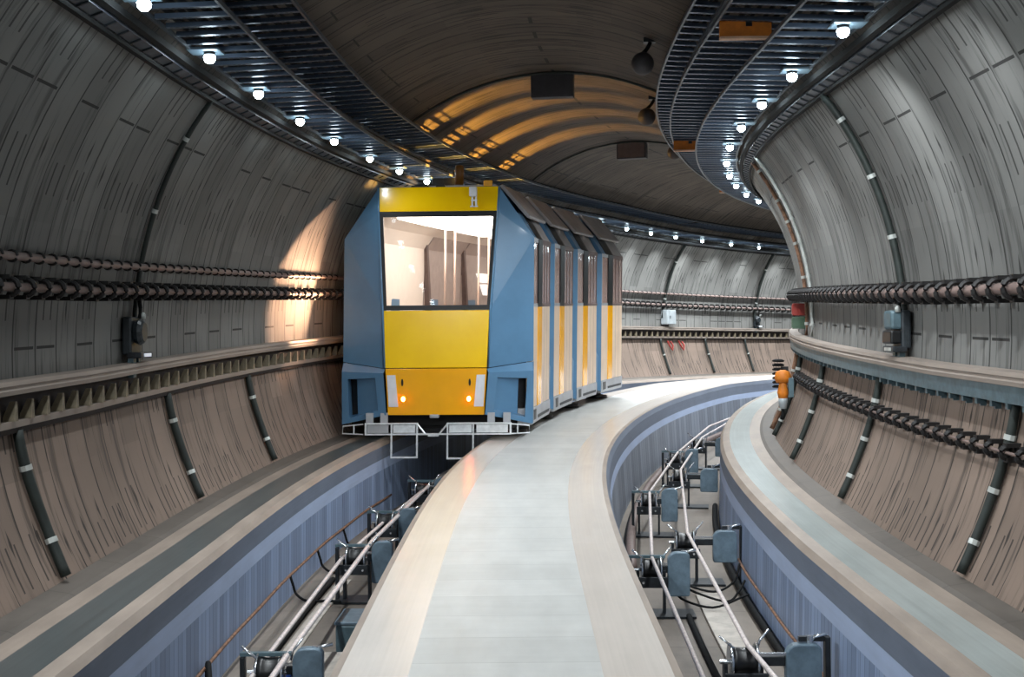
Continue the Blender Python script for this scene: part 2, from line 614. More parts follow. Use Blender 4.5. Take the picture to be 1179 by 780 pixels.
# ------------------------------------------------------------------ wall ledges
def ledge(sg, s0, s1, skip, label):
    root = thing('wall_ledge', frame(12, sg * 4.05, 1.3), label, 'ledge')
    f = lambda pts: [(sg * u, z) for u, z in pts]
    sweep('shelf', f([(3.95, 1.585), (3.945, 1.62), (3.955, 1.632), (3.955, 1.648), (3.945, 1.66), (3.955, 1.695), (4.12, 1.70), (4.12, 1.585)]), [M['ledge']], [0] * 8, s0, s1, .5, None, True, root)
    if sg < 0:
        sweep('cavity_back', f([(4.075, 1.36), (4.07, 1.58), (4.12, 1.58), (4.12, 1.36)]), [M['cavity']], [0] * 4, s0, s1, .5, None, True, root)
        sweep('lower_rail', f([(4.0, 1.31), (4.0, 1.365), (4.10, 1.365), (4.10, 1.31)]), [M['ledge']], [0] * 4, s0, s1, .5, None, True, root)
        sweep('rail_shadow_strip', f([(4.02, 1.262), (4.02, 1.308), (4.10, 1.308), (4.10, 1.262)]), [M['cavity']], [0] * 4, s0, s1, .5, None, True, root)  # solid dark strip painted as the shadow under the rail
        b = MB()
        b.prism([Vector((x, y, z)) for x, y, z in ((.11, -.042, 0), (.11, .042, 0), (.0, .046, 0), (.0, -.046, 0))],
                [Vector((x, y, z)) for x, y, z in ((.11, -.02, .16), (.11, .02, .16), (.07, .024, .16), (.07, -.024, .16))])
        proto = b.obj('bracket', M['stub'], root, True)
        z0, mat = 1.366, None
    else:
        sweep('lower_channel', f([(3.98, 1.44), (3.97, 1.582), (4.11, 1.582), (4.11, 1.44)]), [M['teal_steel']], [0] * 4, s0, s1, .5, None, True, root)
        b = MB()
        b.box((.04, 0, .09), (.06, .05, .2)).box((.01, 0, .0), (.05, .035, .06))
        proto = b.obj('bracket', M['teal_steel'], root, True)
        z0 = 1.40
    inv = root_matrix(root).inverted()
    s, k = s0 + .2, 0
    first = True
    while s < s1 and k < 100:
        if not (skip and skip[0] < s < skip[1]):
            q = proto if first else proto.copy()
            if not first:
                COL.objects.link(q)
            first = False
            q.parent = root
            q.matrix_basis = inv @ frame(s, sg * 4.09 if sg < 0 else 4.06, z0, 0 if sg < 0 else PI)
            if sg < 0:
                q.matrix_basis = inv @ frame(s, -4.09, z0)
            k += 1
        s += .345
    return root


ledge(-1, 8.2, 60, (24, 38), 'long pale concrete ledge with dark bracketed slot along the left wall')
ledge(1, 8.2, 32, None, 'long pale ledge with grey-green channel below on the right wall')


# ------------------------------------------------------------------ wall pipes with clamps
def ring_pts(r, a0, a1, n):
    return [Vector((r * math.cos(a0 + (a1 - a0) * i / n), 0, r * math.sin(a0 + (a1 - a0) * i / n))) for i in range(n + 1)]


def pipe_run(name, sg, z, s0, s1, pitch, r, kind, mat, label, skip=None, slope=0.):
    """kind: 'ring' thin rings, 'bracket' C-shaped brackets"""
    root = thing(name, frame(12, sg * 4.0, z), label, 'pipe run')
    off = r + .075 if kind == 'bracket' else r + .03
    ru = lambda zz: sg * (math.sqrt(RT * RT - (zz - ZC) ** 2) - off)
    zz = lambda s: z + slope * (s - 10)
    n = int((s1 - s0) / .4)
    spans = [(s0, s1)]
    for a, b in spans:
        MB().tube([W(a + (b - a) * i / n, ru(zz(a + (b - a) * i / n)), zz(a + (b - a) * i / n)) for i in range(n + 1)], r, 8).obj('pipe', mat, root, smooth=True)
    b = MB()
    if kind == 'ring':
        b.tube(ring_pts(r + .008, 0, 2 * PI * 11 / 12, 11), .012, 6)
        b.box((-sg * -.0 + sg * .035, 0, 0), (.05, .03, .03))
    else:
        a0 = -PI * .62
        b.tube(ring_pts(r + .03, a0 if sg < 0 else PI - a0, -a0 if sg < 0 else PI + a0, 10), .024, 6)
        b.box((sg * .055, 0, r + .045), (.13, .085, .035))
        b.box((sg * .055, 0, -r - .045), (.13, .085, .035))
        b.box((sg * .09, .0, 0), (.03, .06, 2 * r + .1))
    first = b.obj('clamp', M['bracket'], root, True)
    inv = root_matrix(root).inverted()
    s, k = s0 + .07, 0
    while s < s1 and k < 100:
        if not (skip and skip[0] < s < skip[1]):
            q = first if k == 0 else first.copy()
            if k:
                COL.objects.link(q)
            q.parent = root
            q.matrix_basis = inv @ frame(s, ru(zz(s)), zz(s), 0)
            k += 1
        s += pitch
    return root


pipe_run('wall_pipe', -1, 2.45, 8.3, 58, .333, .036, 'bracket', M['pipe'], 'lower of two pipes on the left wall, held in black C-shaped brackets', (23.5, 38))
pipe_run('wall_pipe', -1, 2.70, 8.3, 58, .285, .036, 'ring', M['pipe'], 'upper thinner pipe with dark rings along the left wall', (22, 39), .004)
pipe_run('wall_pipe', 1, 2.36, 8.3, 30, .333, .05, 'bracket', M['pipe'], 'pipe in heavy black brackets along the right wall above the ledge', None)
pipe_run('wall_pipe', 1, 1.05, 8.3, 21, .333, .014, 'bracket', M['pipe'], 'row of black C brackets on the lower right wall below the ledge', None)


# ------------------------------------------------------------------ conduits up the lining
def conduit(sg, s, phi0, phi1, r, label, group, straps=3, lean=0., mat='conduit'):
    root = thing('wall_conduit', frame(s, sg * RT * math.cos(phi0) * .985, ZC + RT * math.sin(phi0)), label, 'conduit', group)
    n = 16
    P = []
    for i in range(n + 1):
        t = i / n
        ph = phi0 + (phi1 - phi0) * t
        rr = RT - r - .012
        P.append(W(s + lean * t + .03 * math.sin(5 * t), sg * rr * math.cos(ph), ZC + rr * math.sin(ph)))
    MB().tube(P, r, 8).obj('tube', M[mat], root, smooth=True)
    for j in range(straps):
        i = int((j + .6) * n / straps)
        d = (P[min(i + 1, n)] - P[i - 1]).normalized()
        MB().tube([P[i] - d * .022, P[i] + d * .022], r + .008, 8).obj('strap', M['strap'], root)
    return root


plo, pl2 = math.asin((.05 - ZC) / RT), math.asin((1.27 - ZC) / RT)
for k, s in enumerate((10.31, 14.39, 17.62)):
    conduit(-1, s, plo, pl2, .045, ORD[k] + ' dark pipe from the near end down the lower left wall ahead of the train', 'conduits on the lower left wall', 2)
for k, s in enumerate((42.48, 45.29, 47.72)):
    conduit(-1, s, plo, pl2, .04, ORD[k] + ' dark pipe from the train on the far lower wall past the train', 'conduits on the far lower wall', 1)
for k, s in enumerate((10.14, 14.24, 17.88, 21.16)):
    conduit(1, s, plo, math.asin((1.42 - ZC) / RT), .04, ORD[k] + ' dark pipe from the near end down the lower right wall', 'conduits on the lower right wall', 3)
ph1 = math.asin((4.5 - ZC) / RT)
conduit(-1, 13.43, math.asin((2.0 - ZC) / RT), ph1, .028, 'thin dark cable climbing the left wall above the black round-covered device', 'cables up the lining', 3, -.15)
conduit(1, 13.3, math.asin((1.95 - ZC) / RT), ph1, .04, 'thick dark cable arching up the right wall above the grey-green box', 'cables up the lining', 4, .1)
conduit(-1, 42.65, math.asin((2.0 - ZC) / RT), ph1, .05, 'dark cable up the far wall above the pale grey cabinet', 'cables up the lining', 2)
conduit(-1, 48.3, math.asin((2.0 - ZC) / RT), ph1, .05, 'dark cable up the far wall above the small far device', 'cables up the lining', 2)
conduit(1, 19.6, math.asin((1.72 - ZC) / RT), ph1, .03, 'thin pale pipe up the right wall, nearest the turn of the bend', 'pipes at the turn of the bend', 7, 0., 'strap')
conduit(1, 20.5, math.asin((1.72 - ZC) / RT), ph1, .03, 'thin brown pipe up the right wall right at the turn of the bend', 'pipes at the turn of the bend', 7, 0., 'rust')
conduit(1, 22.3, plo, math.asin((1.42 - ZC) / RT), .04, 'brown pipe low on the right wall beyond the orange valve', 'pipes at the turn of the bend', 2, 0., 'rust')
# hoop cables across the vault beside the hanging boxes
for k, (s, lb) in enumerate(((20.75, 'thin dark cable hooped across the vault at the nearer hanging box'), (30.0, 'thin dark cable hooped across the vault at the farther hanging box'))):
    rr = RT - .03
    pts = [W(s, rr * math.cos(a), ZC + rr * math.sin(a)) for a in [math.radians(50 + 80 * i / 24) for i in range(25)]]
    tag(MB().tube(pts, .022, 6).obj('vault_cable', M['conduit']), lb, 'cable', 'hooped vault cables')


# ------------------------------------------------------------------ devices on the walls
def wall_phone(sg, s, label, big=1.):
    u = sg * (RT - .16)
    root = thing('wall_device', frame(s, u, 1.72, 0 if sg < 0 else PI), label, 'wall device', 'dark wall devices')
    b = MB()
    b.box((-.08, 0, .26), (.10, .34, .40))
    b.obj('back_box', M['device'], root, True, bevel=.02)
    if sg < 0:
        MB().lathe([(0, -.02), (.12, -.02), (.14, .03), (.12, .06), (.10, .075), (0, .075)], 'X', 18, (0, -.04, .30)).obj('round_cover', M['device'], root, True)
    else:
        MB().box((.0, -.02, .36), (.14, .30, .20)).obj('upper_case', M['teal_steel'], root, True, bevel=.03)
        MB().box((.02, -.02, .18), (.12, .34, .14)).obj('lower_case', M['black'], root, True, bevel=.02)
    MB().box((.0, .02, .055), (.15, .40, .06)).obj('shelf', M['dark_steel'], root, True, bevel=.01)
    MB().box((.08, .03, .055), (.012, .22, .035)).obj('lit_strip', M['display'] if sg < 0 else M['strap'], root, True)
    MB().box((-.05, -.09, -.08), (.06, .10, .20)).obj('lower_plate', M['teal_steel'], root, True)
    MB().box((-.05, .07, -.06), (.06, .08, .16)).obj('lower_plate', M['teal_steel'], root, True)
    MB().tube([(-.03, .1, .44), (-.02, .11, .56), (-.04, .11, .72)], .022, 8).obj('feed_pipe', M['hose'], root, True, True)
    MB().lathe([(0, 0), (.03, 0), (.03, .05), (.015, .07), (0, .07)], 'Z', 10, (0, .13, .44)).obj('gland', M['strap'], root, True, True)
    return root


wall_phone(-1, 13.26, 'black round-covered device on the left wall with a small lit strip')
wall_phone(1, 13.3, 'dark grey-green device box on the right wall under the bracketed pipe')
wall_phone(-1, 48.43, 'small dark device on the far wall right of the pale cabinet')
t = thing('wall_cabinet', frame(42.9, -(RT - .02), 1.78), 'pale grey cabinet on the far wall to the right of the train', 'cabinet')
MB().box((.12, 0, .25), (.24, .62, .50)).obj('case', M['grey_box'], t, True, bevel=.015)
MB().box((.245, .08, .25), (.012, .44, .46)).obj('door', M['grey_box'], t, True)
MB().box((.25, -.1, .25), (.02, .03, .1)).obj('handle', M['dark_steel'], t, True)
for k, s in enumerate((42.9, 43.6)):
    pts = [W(s, -4.04, 1.22), W(s + .05, -3.98, 1.05), W(s + .16, -3.93, .9), W(s + .22, -3.95, 1.05), W(s + .2, -4.04, 1.2)]
    tag(MB().tube(pts, .03, 6).obj('red_cable_loop', M['red'], None), ('nearer' if k == 0 else 'farther') + ' red cable loop hanging under the far ledge below the pale cabinet', 'cable')
# valve on the right wall where it turns away
t = thing('hose_valve', frame(20.2, 3.72, .72, PI), 'orange valve with grey bottom cup on the right wall at the bend', 'valve')
MB().lathe([(0, .26), (.10, .27), (.13, .34), (.11, .44), (.04, .47), (0, .47)], 'Z', 14).obj('orange_head', M['orange'], t, True, True)
MB().lathe([(0, .02), (.07, .03), (.09, .12), (.06, .24), (.06, .28), (0, .28)], 'Z', 12, (0, .03, 0)).obj('body', M['orange'], t, True, True)
MB().lathe([(0, -.14), (.05, -.13), (.07, -.02), (.07, .04), (0, .04)], 'Z', 12, (0, .03, 0)).obj('cup', M['grey_box'], t, True, True)
MB().tube([(0, .03, -.13), (.0, .03, -.22), (.02, .05, -.3)], .03, 8).obj('spout', M['hose'], t, True, True)
MB().box((-.12, 0, .2), (.08, .2, .3)).obj('bracket', M['teal_steel'], t, True)
t = thing('cable_bundle', frame(21.1, 3.70, .85, PI), 'black bushy cable bundle on the right wall behind the orange valve', 'cable bundle')
b = MB()
for i in range(7):
    b.lathe([(0, i * .07), (.09, i * .07 + .005), (.10, i * .07 + .03), (.06, i * .07 + .05), (0, i * .07 + .05)], 'Z', 10)
b.obj('coils', M['hose'], t, True)
MB().box((-.1, 0, .2), (.12, .08, .3)).obj('bracket', M['bracket'], t, True)
for z, mt, nm, lb in ((2.02, 'red', 'alarm_box', 'small red box at the turn of the right wall above the ledge'), (1.80, 'green', 'junction_box', 'small green box under the red box at the turn of the right wall')):
    t = thing(nm, frame(21.6, 4.0, z, PI), lb, 'box')
    MB().box((-.05, 0, .1), (.22, .26, .2)).obj('case', M[mt], t, True, bevel=.01)
    MB().box((.063, 0, .1), (.012, .2, .15)).obj('cover', M[mt], t, True)


# ------------------------------------------------------------------ cable trays under the vault
def tray(sg, ua, za, ub, zb, s0, s1, label, name='cable_tray', rail_h=.02, pitch=.33, first=0):
    """two side rails and slotted rungs between (ua,za) (wall side) and (ub,zb)"""
    root = thing(name, frame(12, sg * (ua + ub) / 2, (za + zb) / 2), label, 'cable tray', 'cable trays under the vault')
    for u, z in ((ua, za), (ub, zb)):
        sweep('side_rail', [(sg * (u - .012), z - .02), (sg * (u + .012), z - .02), (sg * (u + .012), z + rail_h), (sg * (u - .012), z + rail_h)], [M['rail_steel']], [0] * 4, s0, s1, .5, None, True, root)
    w = math.hypot(ua - ub, za - zb) - .03
    b = MB()
    b.hexa([Vector(p) for p in ((-w / 2, -.022, 0), (w / 2, -.022, 0), (w / 2, .022, 0), (-w / 2, .022, 0), (-w / 2, -.022, .03), (w / 2, -.022, .03), (w / 2, .022, .03), (-w / 2, .022, .03))])
    b.box((0, -.024, .02), (w, .004, .04)).box((0, .024, .02), (w, .004, .04))
    proto = b.obj('rung', M['rung'], root, True)
    inv = root_matrix(root).inverted()
    ang = math.atan2(zb - za, (ub - ua) * sg)
    if abs(ang) > PI / 2:
        ang = ang - PI if ang > 0 else ang + PI
    s, k = s0 + .1, 0
    while s < s1 and k < 100:
        q = proto if k == 0 else proto.copy()
        if k:
            COL.objects.link(q)
        q.parent = root
        q.matrix_basis = inv @ frame(s, sg * (ua + ub) / 2, (za + zb) / 2, 0, -ang)
        k += 1
        s += pitch
    while s < s1:                                      # the farthest rungs, beyond the hundredth
        c = MB() if k == 100 else c
        for i in range(1):
            c.sbox(s - .02, s + .02, sg * min(ua, ub), sg * max(ua, ub), min(za, zb), min(za, zb) + .03)
        k += 1
        s += pitch
    if k > 100:
        c.obj('far_rungs', M['rung'], root)['kind'] = 'stuff'
    # flat cables lying in the tray
    m = MB()
    rr = random.Random(int(ua * 100 + sg))
    o2 = []
    for i in range(5):
        t = .15 + .17 * i
        u, z = ua + (ub - ua) * t, za + (zb - za) * t + .05
        n = int((s1 - s0) / .5)
        ph = rr.uniform(0, 6)
        MB().tube([W(s0 + (s1 - s0) * j / n, sg * (u + .015 * math.sin(j * .7 + ph)), z + .02) for j in range(n + 1)], rr.choice((.018, .024, .03)), 6).obj('cable', M['hose'], root, smooth=True)
    return root


TE = 58
tray(-1, 3.00, 4.68, 2.34, 4.70, 8.4, TE, 'lamp-carrying slotted cable tray nearest the left wall')
tray(-1, 2.74, 5.01, 2.00, 5.05, 8.4, TE, 'upper inner slotted cable tray on the left, without lamps')
tray(1, 3.00, 4.68, 2.34, 4.70, 8.4, 45, 'lamp-carrying slotted cable tray nearest the right wall')
tray(1, 2.62, 4.97, 1.94, 5.00, 8.4, 45, 'middle slotted cable tray on the right carrying the orange boards')
tray(1, 2.02, 5.20, 1.73, 5.22, 8.4, 45, 'narrowest and innermost cable tray high on the right')


# lip channel on the wall, with ticks, and the lamp brackets
def lip(sg, label):
    root = thing('lamp_channel', frame(12, sg * 3.15, 4.5), label, 'channel', 'lamp channels')
    f = lambda pts: [(sg * u, z) for u, z in pts]
    sweep('channel', f([(3.21, 4.495), (3.12, 4.53), (3.12, 4.58), (3.21, 4.58)]), [M['rail_steel']], [0] * 4, 8.4, 58 if sg < 0 else 40, .5, None, True, root)
    sweep('upper_cable', f([(3.10, 4.545), (3.05, 4.56), (3.05, 4.62), (3.10, 4.62)]), [M['hose']], [0] * 4, 8.4, 58 if sg < 0 else 40, .5, None, True, root)
    sweep('lower_cable', f([(3.25, 4.44), (3.215, 4.45), (3.21, 4.485), (3.25, 4.48)]), [M['hose']], [0] * 4, 8.4, 58 if sg < 0 else 40, .5, None, True, root)
    b = MB()
    b.box((0, 0, 0), (.10, .018, .03))
    pr = b.obj('joint_clip', M['dark_steel'], root, True)
    inv = root_matrix(root).inverted()
    s, k = 8.6, 0
    while k < 99:
        q = pr if k == 0 else pr.copy()
        if k:
            COL.objects.link(q)
        q.parent = root
        q.matrix_basis = inv @ frame(s, sg * 3.165, 4.512, 0, sg * .37)
        s += .32
        k += 1
        if s > 40:
            break
    return root


lip(-1, 'pale jointed channel along the left wall under the lamps')
lip(1, 'pale jointed channel along the right wall under the lamps')

# ------------------------------------------------------------------ lamps on the trays
LL = [7.6, 9.68, 11.70, 13.71, 15.79, 17.72, 19.87, 21.75, 23.6, 25.7, 27.8, 29.9, 32.0, 34.1, 36.1, 37.9, 39.6, 41.3, 43.1, 45.0, 46.8, 48.9, 51., 53.]
LR = [8.8, 10.89, 13.06, 15.02, 17.14, 19.48, 21.88, 24.28, 26.5, 28.83, 31., 33., 35., 37., 39., 41., 43., 45., 47., 49.]
LL = [-6., -3.8, -1.6, .6, 2.8, 5.2] + LL
LR = [-6.5, -4.3, -2.1, .1, 2.3, 4.5, 6.7] + LR
POW_L, POW_R = 105., 42.


def lamp_proto():
    root = thing('tunnel_lamp', frame(0, 0, 0), '', 'lamp')
    MB().box((.04, 0, .07), (.30, .26, .025)).obj('mount_plate', M['plate_blue'], root, True, bevel=.005)
    MB().lathe([(0, .058), (.05, .058), (.055, .045), (.045, .03), (0, .03)], 'Z', 16).obj('housing', M['dark_steel'], root, True, True)
    MB().lathe([(0, -.05), (.03, -.042), (.05, -.018), (.056, .012), (.045, .03), (0, .03)], 'Z', 16).obj('lens', M['lens'], root, True, True)
    return root


proto = None
for sg, arr, pw in ((-1, LL, POW_L), (1, LR, POW_R)):
    vis = 0
    nm = 'left' if sg < 0 else 'right'
    for s in arr:
        if s < 8.9 and not (sg > 0 and s == 8.8):
            lb, gr = 'cold white lamp on the %s tray behind the camera, out of view' % nm, 'lamps behind the camera on the %s tray' % nm
        else:
            vis += 1
            o_ = ORD[vis - 1] if vis <= len(ORD) else 'last'
            lb, gr = 'small cold white lamp on the %s tray, %s counted from the near end' % (nm, o_), 'lamps along the %s tray' % nm
        mt = frame(s, sg * 2.84, 4.60, 0 if sg > 0 else PI)
        if proto is None:
            proto = lamp_proto()
            proto.matrix_basis = mt
            proto['label'], proto['group'] = lb, gr
        else:
            dup(proto, mt, lb, gr)
        ld = bpy.data.lights.new('lamp_beam', 'SPOT')
        f_ = (.75 if sg > 0 else .6) if -4 < s < 6 else (.1 if s < 6 else (.9 if s < 9 else 1.15))
        if sg < 0 and 10.5 < s < 23:
            f_ = .75 if s < 14.5 else (.3 if s < 19 else .12)                                   # the lamps beside the train are dimmer
        if sg < 0 and s > 34:
            f_ = 1.7
        if sg > 0 and s > 25:
            f_ = 2.9
        if sg > 0 and 6 < s < 14:
            f_ = 2.
        if sg > 0 and 14 < s < 22:
            f_ = 2.4
        ld.energy = pw * 3 * f_
        ld.color = (.91, .965, 1.)
        ld.spot_size = math.radians(88 if s < 6 else (128 if s < 17 else 150))
        ld.spot_blend = .7
        ld.shadow_soft_size = .05
        lo = bpy.data.objects.new('lamp_beam', ld)
        COL.objects.link(lo)
        lo.matrix_basis = frame(s, sg * 2.84, 4.50, 0, sg * math.radians((30 if s < 34 else 8) if sg < 0 else (14 if 12 < s < 22 else 3))) @ Matrix.Rotation(math.radians(52 if s < 6 else (34 if s < 17 and sg > 0 else 0)), 4, 'X')
        if -1 < s < 55 and not (sg < 0 and 19 < s < 24):
            ld = bpy.data.lights.new('lamp_glow', 'POINT')
            ld.energy = 1.3
            ld.color = (.70, .88, 1.)
            ld.shadow_soft_size = .04
            lo = bpy.data.objects.new('lamp_glow', ld)
            COL.objects.link(lo)
            lo.matrix_basis = frame(s, sg * 2.80, 4.50)

# ------------------------------------------------------------------ things hanging from the vault
for k, (s, lb) in enumerate(((20.92, 'dark rectangular box hanging from the crown of the vault, nearer of two'), (30.15, 'brownish rectangular box hanging from the crown, farther and beyond the first'))):
    zt = ZC + RT
    t = thing('hanging_box', frame(s, -.02, zt - .42), lb, 'hanging box', 'boxes hanging from the vault')
    MB().box((0, 0, .2), (.70, .22, .40)).obj('case', M['panel_dark'], t, True, bevel=.01)
    MB().box((0, -.115, .2), (.64, .012, .34)).obj('front_panel', M['panel_dark'] if k == 0 else M['inner_dark'], t, True)  # farther box: its lit face is put into the browner front colour
    for x in (-.22, .2):
        MB().box((x, 0, .41), (.16, .12, .06)).obj('hanger', M['dark_steel'], t, True)
for k, s in enumerate((16.6, 21.6, 27.1)):
    u = 1.50
    t = thing('ball_fixture', frame(s, u, 5.4), ('nearest', 'middle', 'farthest')[k] + ' of the three round dark fixtures hanging right of the vault crown', 'round fixture', 'round fixtures under the vault')
    MB().lathe([(.15 * math.sin(PI * i / 12), -.15 * math.cos(PI * i / 12)) for i in range(13)], 'Z', 20, (0, 0, 0)).obj('ball', M['panel_dark'], t, True, True)
    MB().tube([(0, .0, .13), (.05, .1, .2), (.1, .22, .30), (.12, .3, .40)], .028, 8).obj('arm', M['dark_steel'], t, True, True)
    MB().box((.10, .26, .36), (.16, .14, .06)).obj('base', M['dark_steel'], t, True)
for k, (s, u) in enumerate(((12.2, 2.22), (21.8, 2.2), (30.8, 2.2))):
    t = thing('orange_board', frame(s, u, 4.84), ('nearest', 'middle', 'farthest')[k] + ' orange board hanging crosswise under the right middle tray', 'board', 'orange boards across the tray')
    MB().box((0, 0, .09), (.50, .05, .17)).obj('board', M['orange'], t, True, bevel=.005)
    MB().box((0, -.02, -.01), (.50, .09, .022)).obj('bottom_edge', M['pale_edge'], t, True)
    MB().box((.03, -.028, .13), (.06, .012, .05)).obj('notch_plate', M['black'], t, True)
    for x in (-.2, .2):
        MB().box((x, 0, .19), (.03, .03, .06)).obj('hook', M['dark_steel'], t, True)


# ------------------------------------------------------------------ the train
T = thing('train', frame(24, UT, .05), 'yellow-fronted blue train with cream doors on the left track', 'train')


def NP(x, d, z):
    """nose coordinates: x across, d forward of the corner line, z up"""
    return W(20.92 + .109 * x - .994 * d, UT + .03 + .994 * x + .109 * d, z)


Zk = [.42, 1.2, 2.18, 3.80, 4.22]
HW = [.81, .85, .885, .985, 1.0]
DD = [.25, .32, .31, .19, .13]
hw = lambda z: float(np.interp(z, Zk, HW))
dn = lambda z: float(np.interp(z, Zk, DD))


def nose_quad(name, z0, z1, mat, x0=None, x1=None, out=0., thick=.05, parent=T, bevel=.008):
    """panel on the nose face between heights; x0,x1 default to the nose's own edges"""
    e = lambda z, q: (hw(z) * q) if x0 is None else None
    p = []
    for z in (z0, z1):
        a, b = (-hw(z) + .006, hw(z) - .006) if x0 is None else (x0, x1)
        p.append((a, z))
        p.append((b, z))
    ring = [p[0], p[1], p[3], p[2]]
    f = [NP(x, dn(z) + out, z) for x, z in ring]
    k = [NP(x, dn(z) + out - thick, z) for x, z in ring]
    return MB().prism(f, k).obj(name, mat, parent, bevel=bevel)


o = nose_quad('nose_panel', 1.208, 2.16, M['yellow'])
o['label'] = 'upper yellow nose panel'
o = nose_quad('lower_nose_panel', .42, 1.196, M['amber_panel'])
o['label'] = 'lower amber nose panel'
o = nose_quad('header_panel', 3.81, 4.22, M['yellow'])
# windscreen frame and pane
zi0, zi1 = 2.245, 3.72
fr = nose_quad('windscreen_frame', 2.165, zi0, M['black'], bevel=0)
fr2 = MB()
def nq(mb, pts, thick=.05, out=.004):
    mb.prism([NP(x, dn(z) + out, z) for x, z in pts], [NP(x, dn(z) + out - thick, z) for x, z in pts])
nq(fr2, [(-hw(zi1), zi1), (hw(zi1), zi1), (hw(3.80), 3.80), (-hw(3.80), 3.80)])
for q in (-1, 1):
    nq(fr2, [(q * hw(zi0), zi0), (q * (hw(zi0) - .055), zi0), (q * (hw(zi1) - .062), zi1), (q * hw(zi1), zi1)])
fr2.obj('windscreen_surround', M['black'], T)
gl = MB()
nq(gl, [(-hw(zi0) + .05, zi0 - .01), (hw(zi0) - .05, zi0 - .01), (hw(zi1) - .055, zi1 + .01), (-hw(zi1) + .055, zi1 + .01)], .012, -.012)
gl.obj('windscreen', M['windscreen'], T)
for q in (-1, 1):
    # white reflector plates, slots and marker lamps on the lower nose
    m = MB()
    xo = lambda z: q * (hw(z) - .03)
    xi = q * .655
    pts = [(xo(.56), .56), (q * .63, .56), (q * .675, 1.09), (xo(1.09), 1.09)]
    m.prism([NP(x, dn(z) + .008, z) for x, z in pts], [NP(x, dn(z) - .02, z) for x, z in pts])
    m.obj('reflector_plate', M['white_paint'], T)
    m = MB()
    c = [(.56 + .018 * math.cos(a), .965 + .062 * math.sin(a)) for a in [2 * PI * i / 12 for i in range(12)]]
    c = [(x * q, z) for x, z in c]
    m.prism([NP(x, dn(z) + .010, z) for x, z in c], [NP(x, dn(z) - .02, z) for x, z in c])
    m.obj('handle_slot', M['black'], T)
    m = MB()
    for r, d0, d1 in ((.05, .012, -.02),):
        c = [(q * .545 + r * math.cos(a), .69 + r * 1.1 * math.sin(a)) for a in [2 * PI * i / 16 for i in range(16)]]
        m.prism([NP(x, dn(z) + d0, z) for x, z in c], [NP(x, dn(z) + d1, z) for x, z in c])
    rim = m.obj('marker_rim', M['amber_panel'], T)
    m = MB()
    c = [(q * .545 + .032 * math.cos(a), .69 + .042 * math.sin(a)) for a in [2 * PI * i / 14 for i in range(14)]]
    m.prism([NP(x, dn(z) + .022, z) for x, z in c], [NP(x, dn(z) - .02, z) for x, z in c])
    m.obj('marker_lamp', M['marker'], rim)
    # corner fairing: big folded blue side of the nose
    A, B, C_, D, E_, F_ = (.85, .32, 1.205), (1.60, 0., 1.30), (1.595, 0., 3.37), (1.0, .12, 4.22), (.985, .19, 3.80), (.885, .31, 2.18)
    m = MB()
    for poly in ((A, B, C_, F_), (F_, C_, E_), (E_, C_, D)):
        f = [NP(q * (x + .004), d - .004, z) for x, d, z in poly]
        k = [NP(q * (x - .04), d - .10, z) for x, d, z in poly]
        m.prism(f, k)
    fw = m.obj('corner_fairing', M['blue'], T)
    MB().tube([NP(q * (x + .012), d - .005, z) for x, d, z in (A, F_, E_, D)], .022, 8).obj('rounded_edge', M['blue'], fw, smooth=True)
    # bumper pod with a recess
    TL, TR, BL, BR = (.87, .35, 1.125), (1.61, .08, 1.14), (.82, .31, .43), (1.605, .06, .25)

    def Q(a, b, dd_=0.):
        x = [(BL[i] * (1 - a) + BR[i] * a) * (1 - b) + (TL[i] * (1 - a) + TR[i] * a) * b for i in range(3)]
        return NP(q * x[0], x[1] - dd_, x[2])
    m = MB()
    a0, a1, b0, b1 = .20, .86, .10, .86
    rec = lambda a, b, d=0.: Q(a, b, d)
    m.face([NP(q * A[0], A[1] - .01, A[2] - .012), NP(q * B[0], B[1] - .01, B[2] - .012), Q(1, 1), Q(0, 1)])
    m.face([Q(0, 0), Q(1, 0), Q(a1 - .03, b0), Q(a0 - .02, b0 + .04)])
    m.face([Q(1, 0), Q(1, 1), Q(a1, b1), Q(a1 - .03, b0)])
    m.face([Q(1, 1), Q(0, 1), Q(a0, b1 + .03), Q(a1, b1)])
    m.face([Q(0, 1), Q(0, 0), Q(a0 - .02, b0 + .04), Q(a0, b1 + .03)])
    # returns into the recess
    m.face([Q(a0 - .02, b0 + .04), Q(a1 - .03, b0), Q(a1 - .05, b0 + .03, .22), Q(a0, b0 + .06, .04)])
    m.face([Q(a1 - .03, b0), Q(a1, b1), Q(a1 - .02, b1 - .02, .22), Q(a1 - .05, b0 + .03, .22)])
    m.face([Q(a1, b1), Q(a0, b1 + .03), Q(a0 + .02, b1, .04), Q(a1 - .02, b1 - .02, .22)])
    # outside, underside and back
    m.face([Q(1, 0), Q(1, 1), NP(q * B[0], B[1], B[2]), NP(q * 1.61, -.1, 1.28), NP(q * 1.61, -.1, .26)])
    m.face([Q(0, 0), Q(1, 0), NP(q * 1.61, -.1, .26), NP(q * .80, .05, .42)])
    pod = m.obj('bumper_pod', M['blue'], T)
    m = MB()
    m.prism([Q(a0 - .03, b0 + .02, .035), Q(.66, b0 + .02, .12), Q(.66, b1, .12), Q(a0 - .02, b1 + .04, .035)],
            [Q(a0 - .03, b0 + .02, .055), Q(.66, b0 + .02, .14), Q(.66, b1, .14), Q(a0 - .02, b1 + .04, .055)])
    m.obj('recess_panel', M['blue'], pod)
    m = MB()
    m.prism([Q(.64, b0 - .02, .225), Q(.88, b0 - .02, .225), Q(.9, b1 + .05, .225), Q(.64, b1 + .05, .225)], [Q(.64, b0 - .02, .25), Q(.88, b0 - .02, .25), Q(.9, b1 + .05, .25), Q(.64, b1 + .05, .25)])
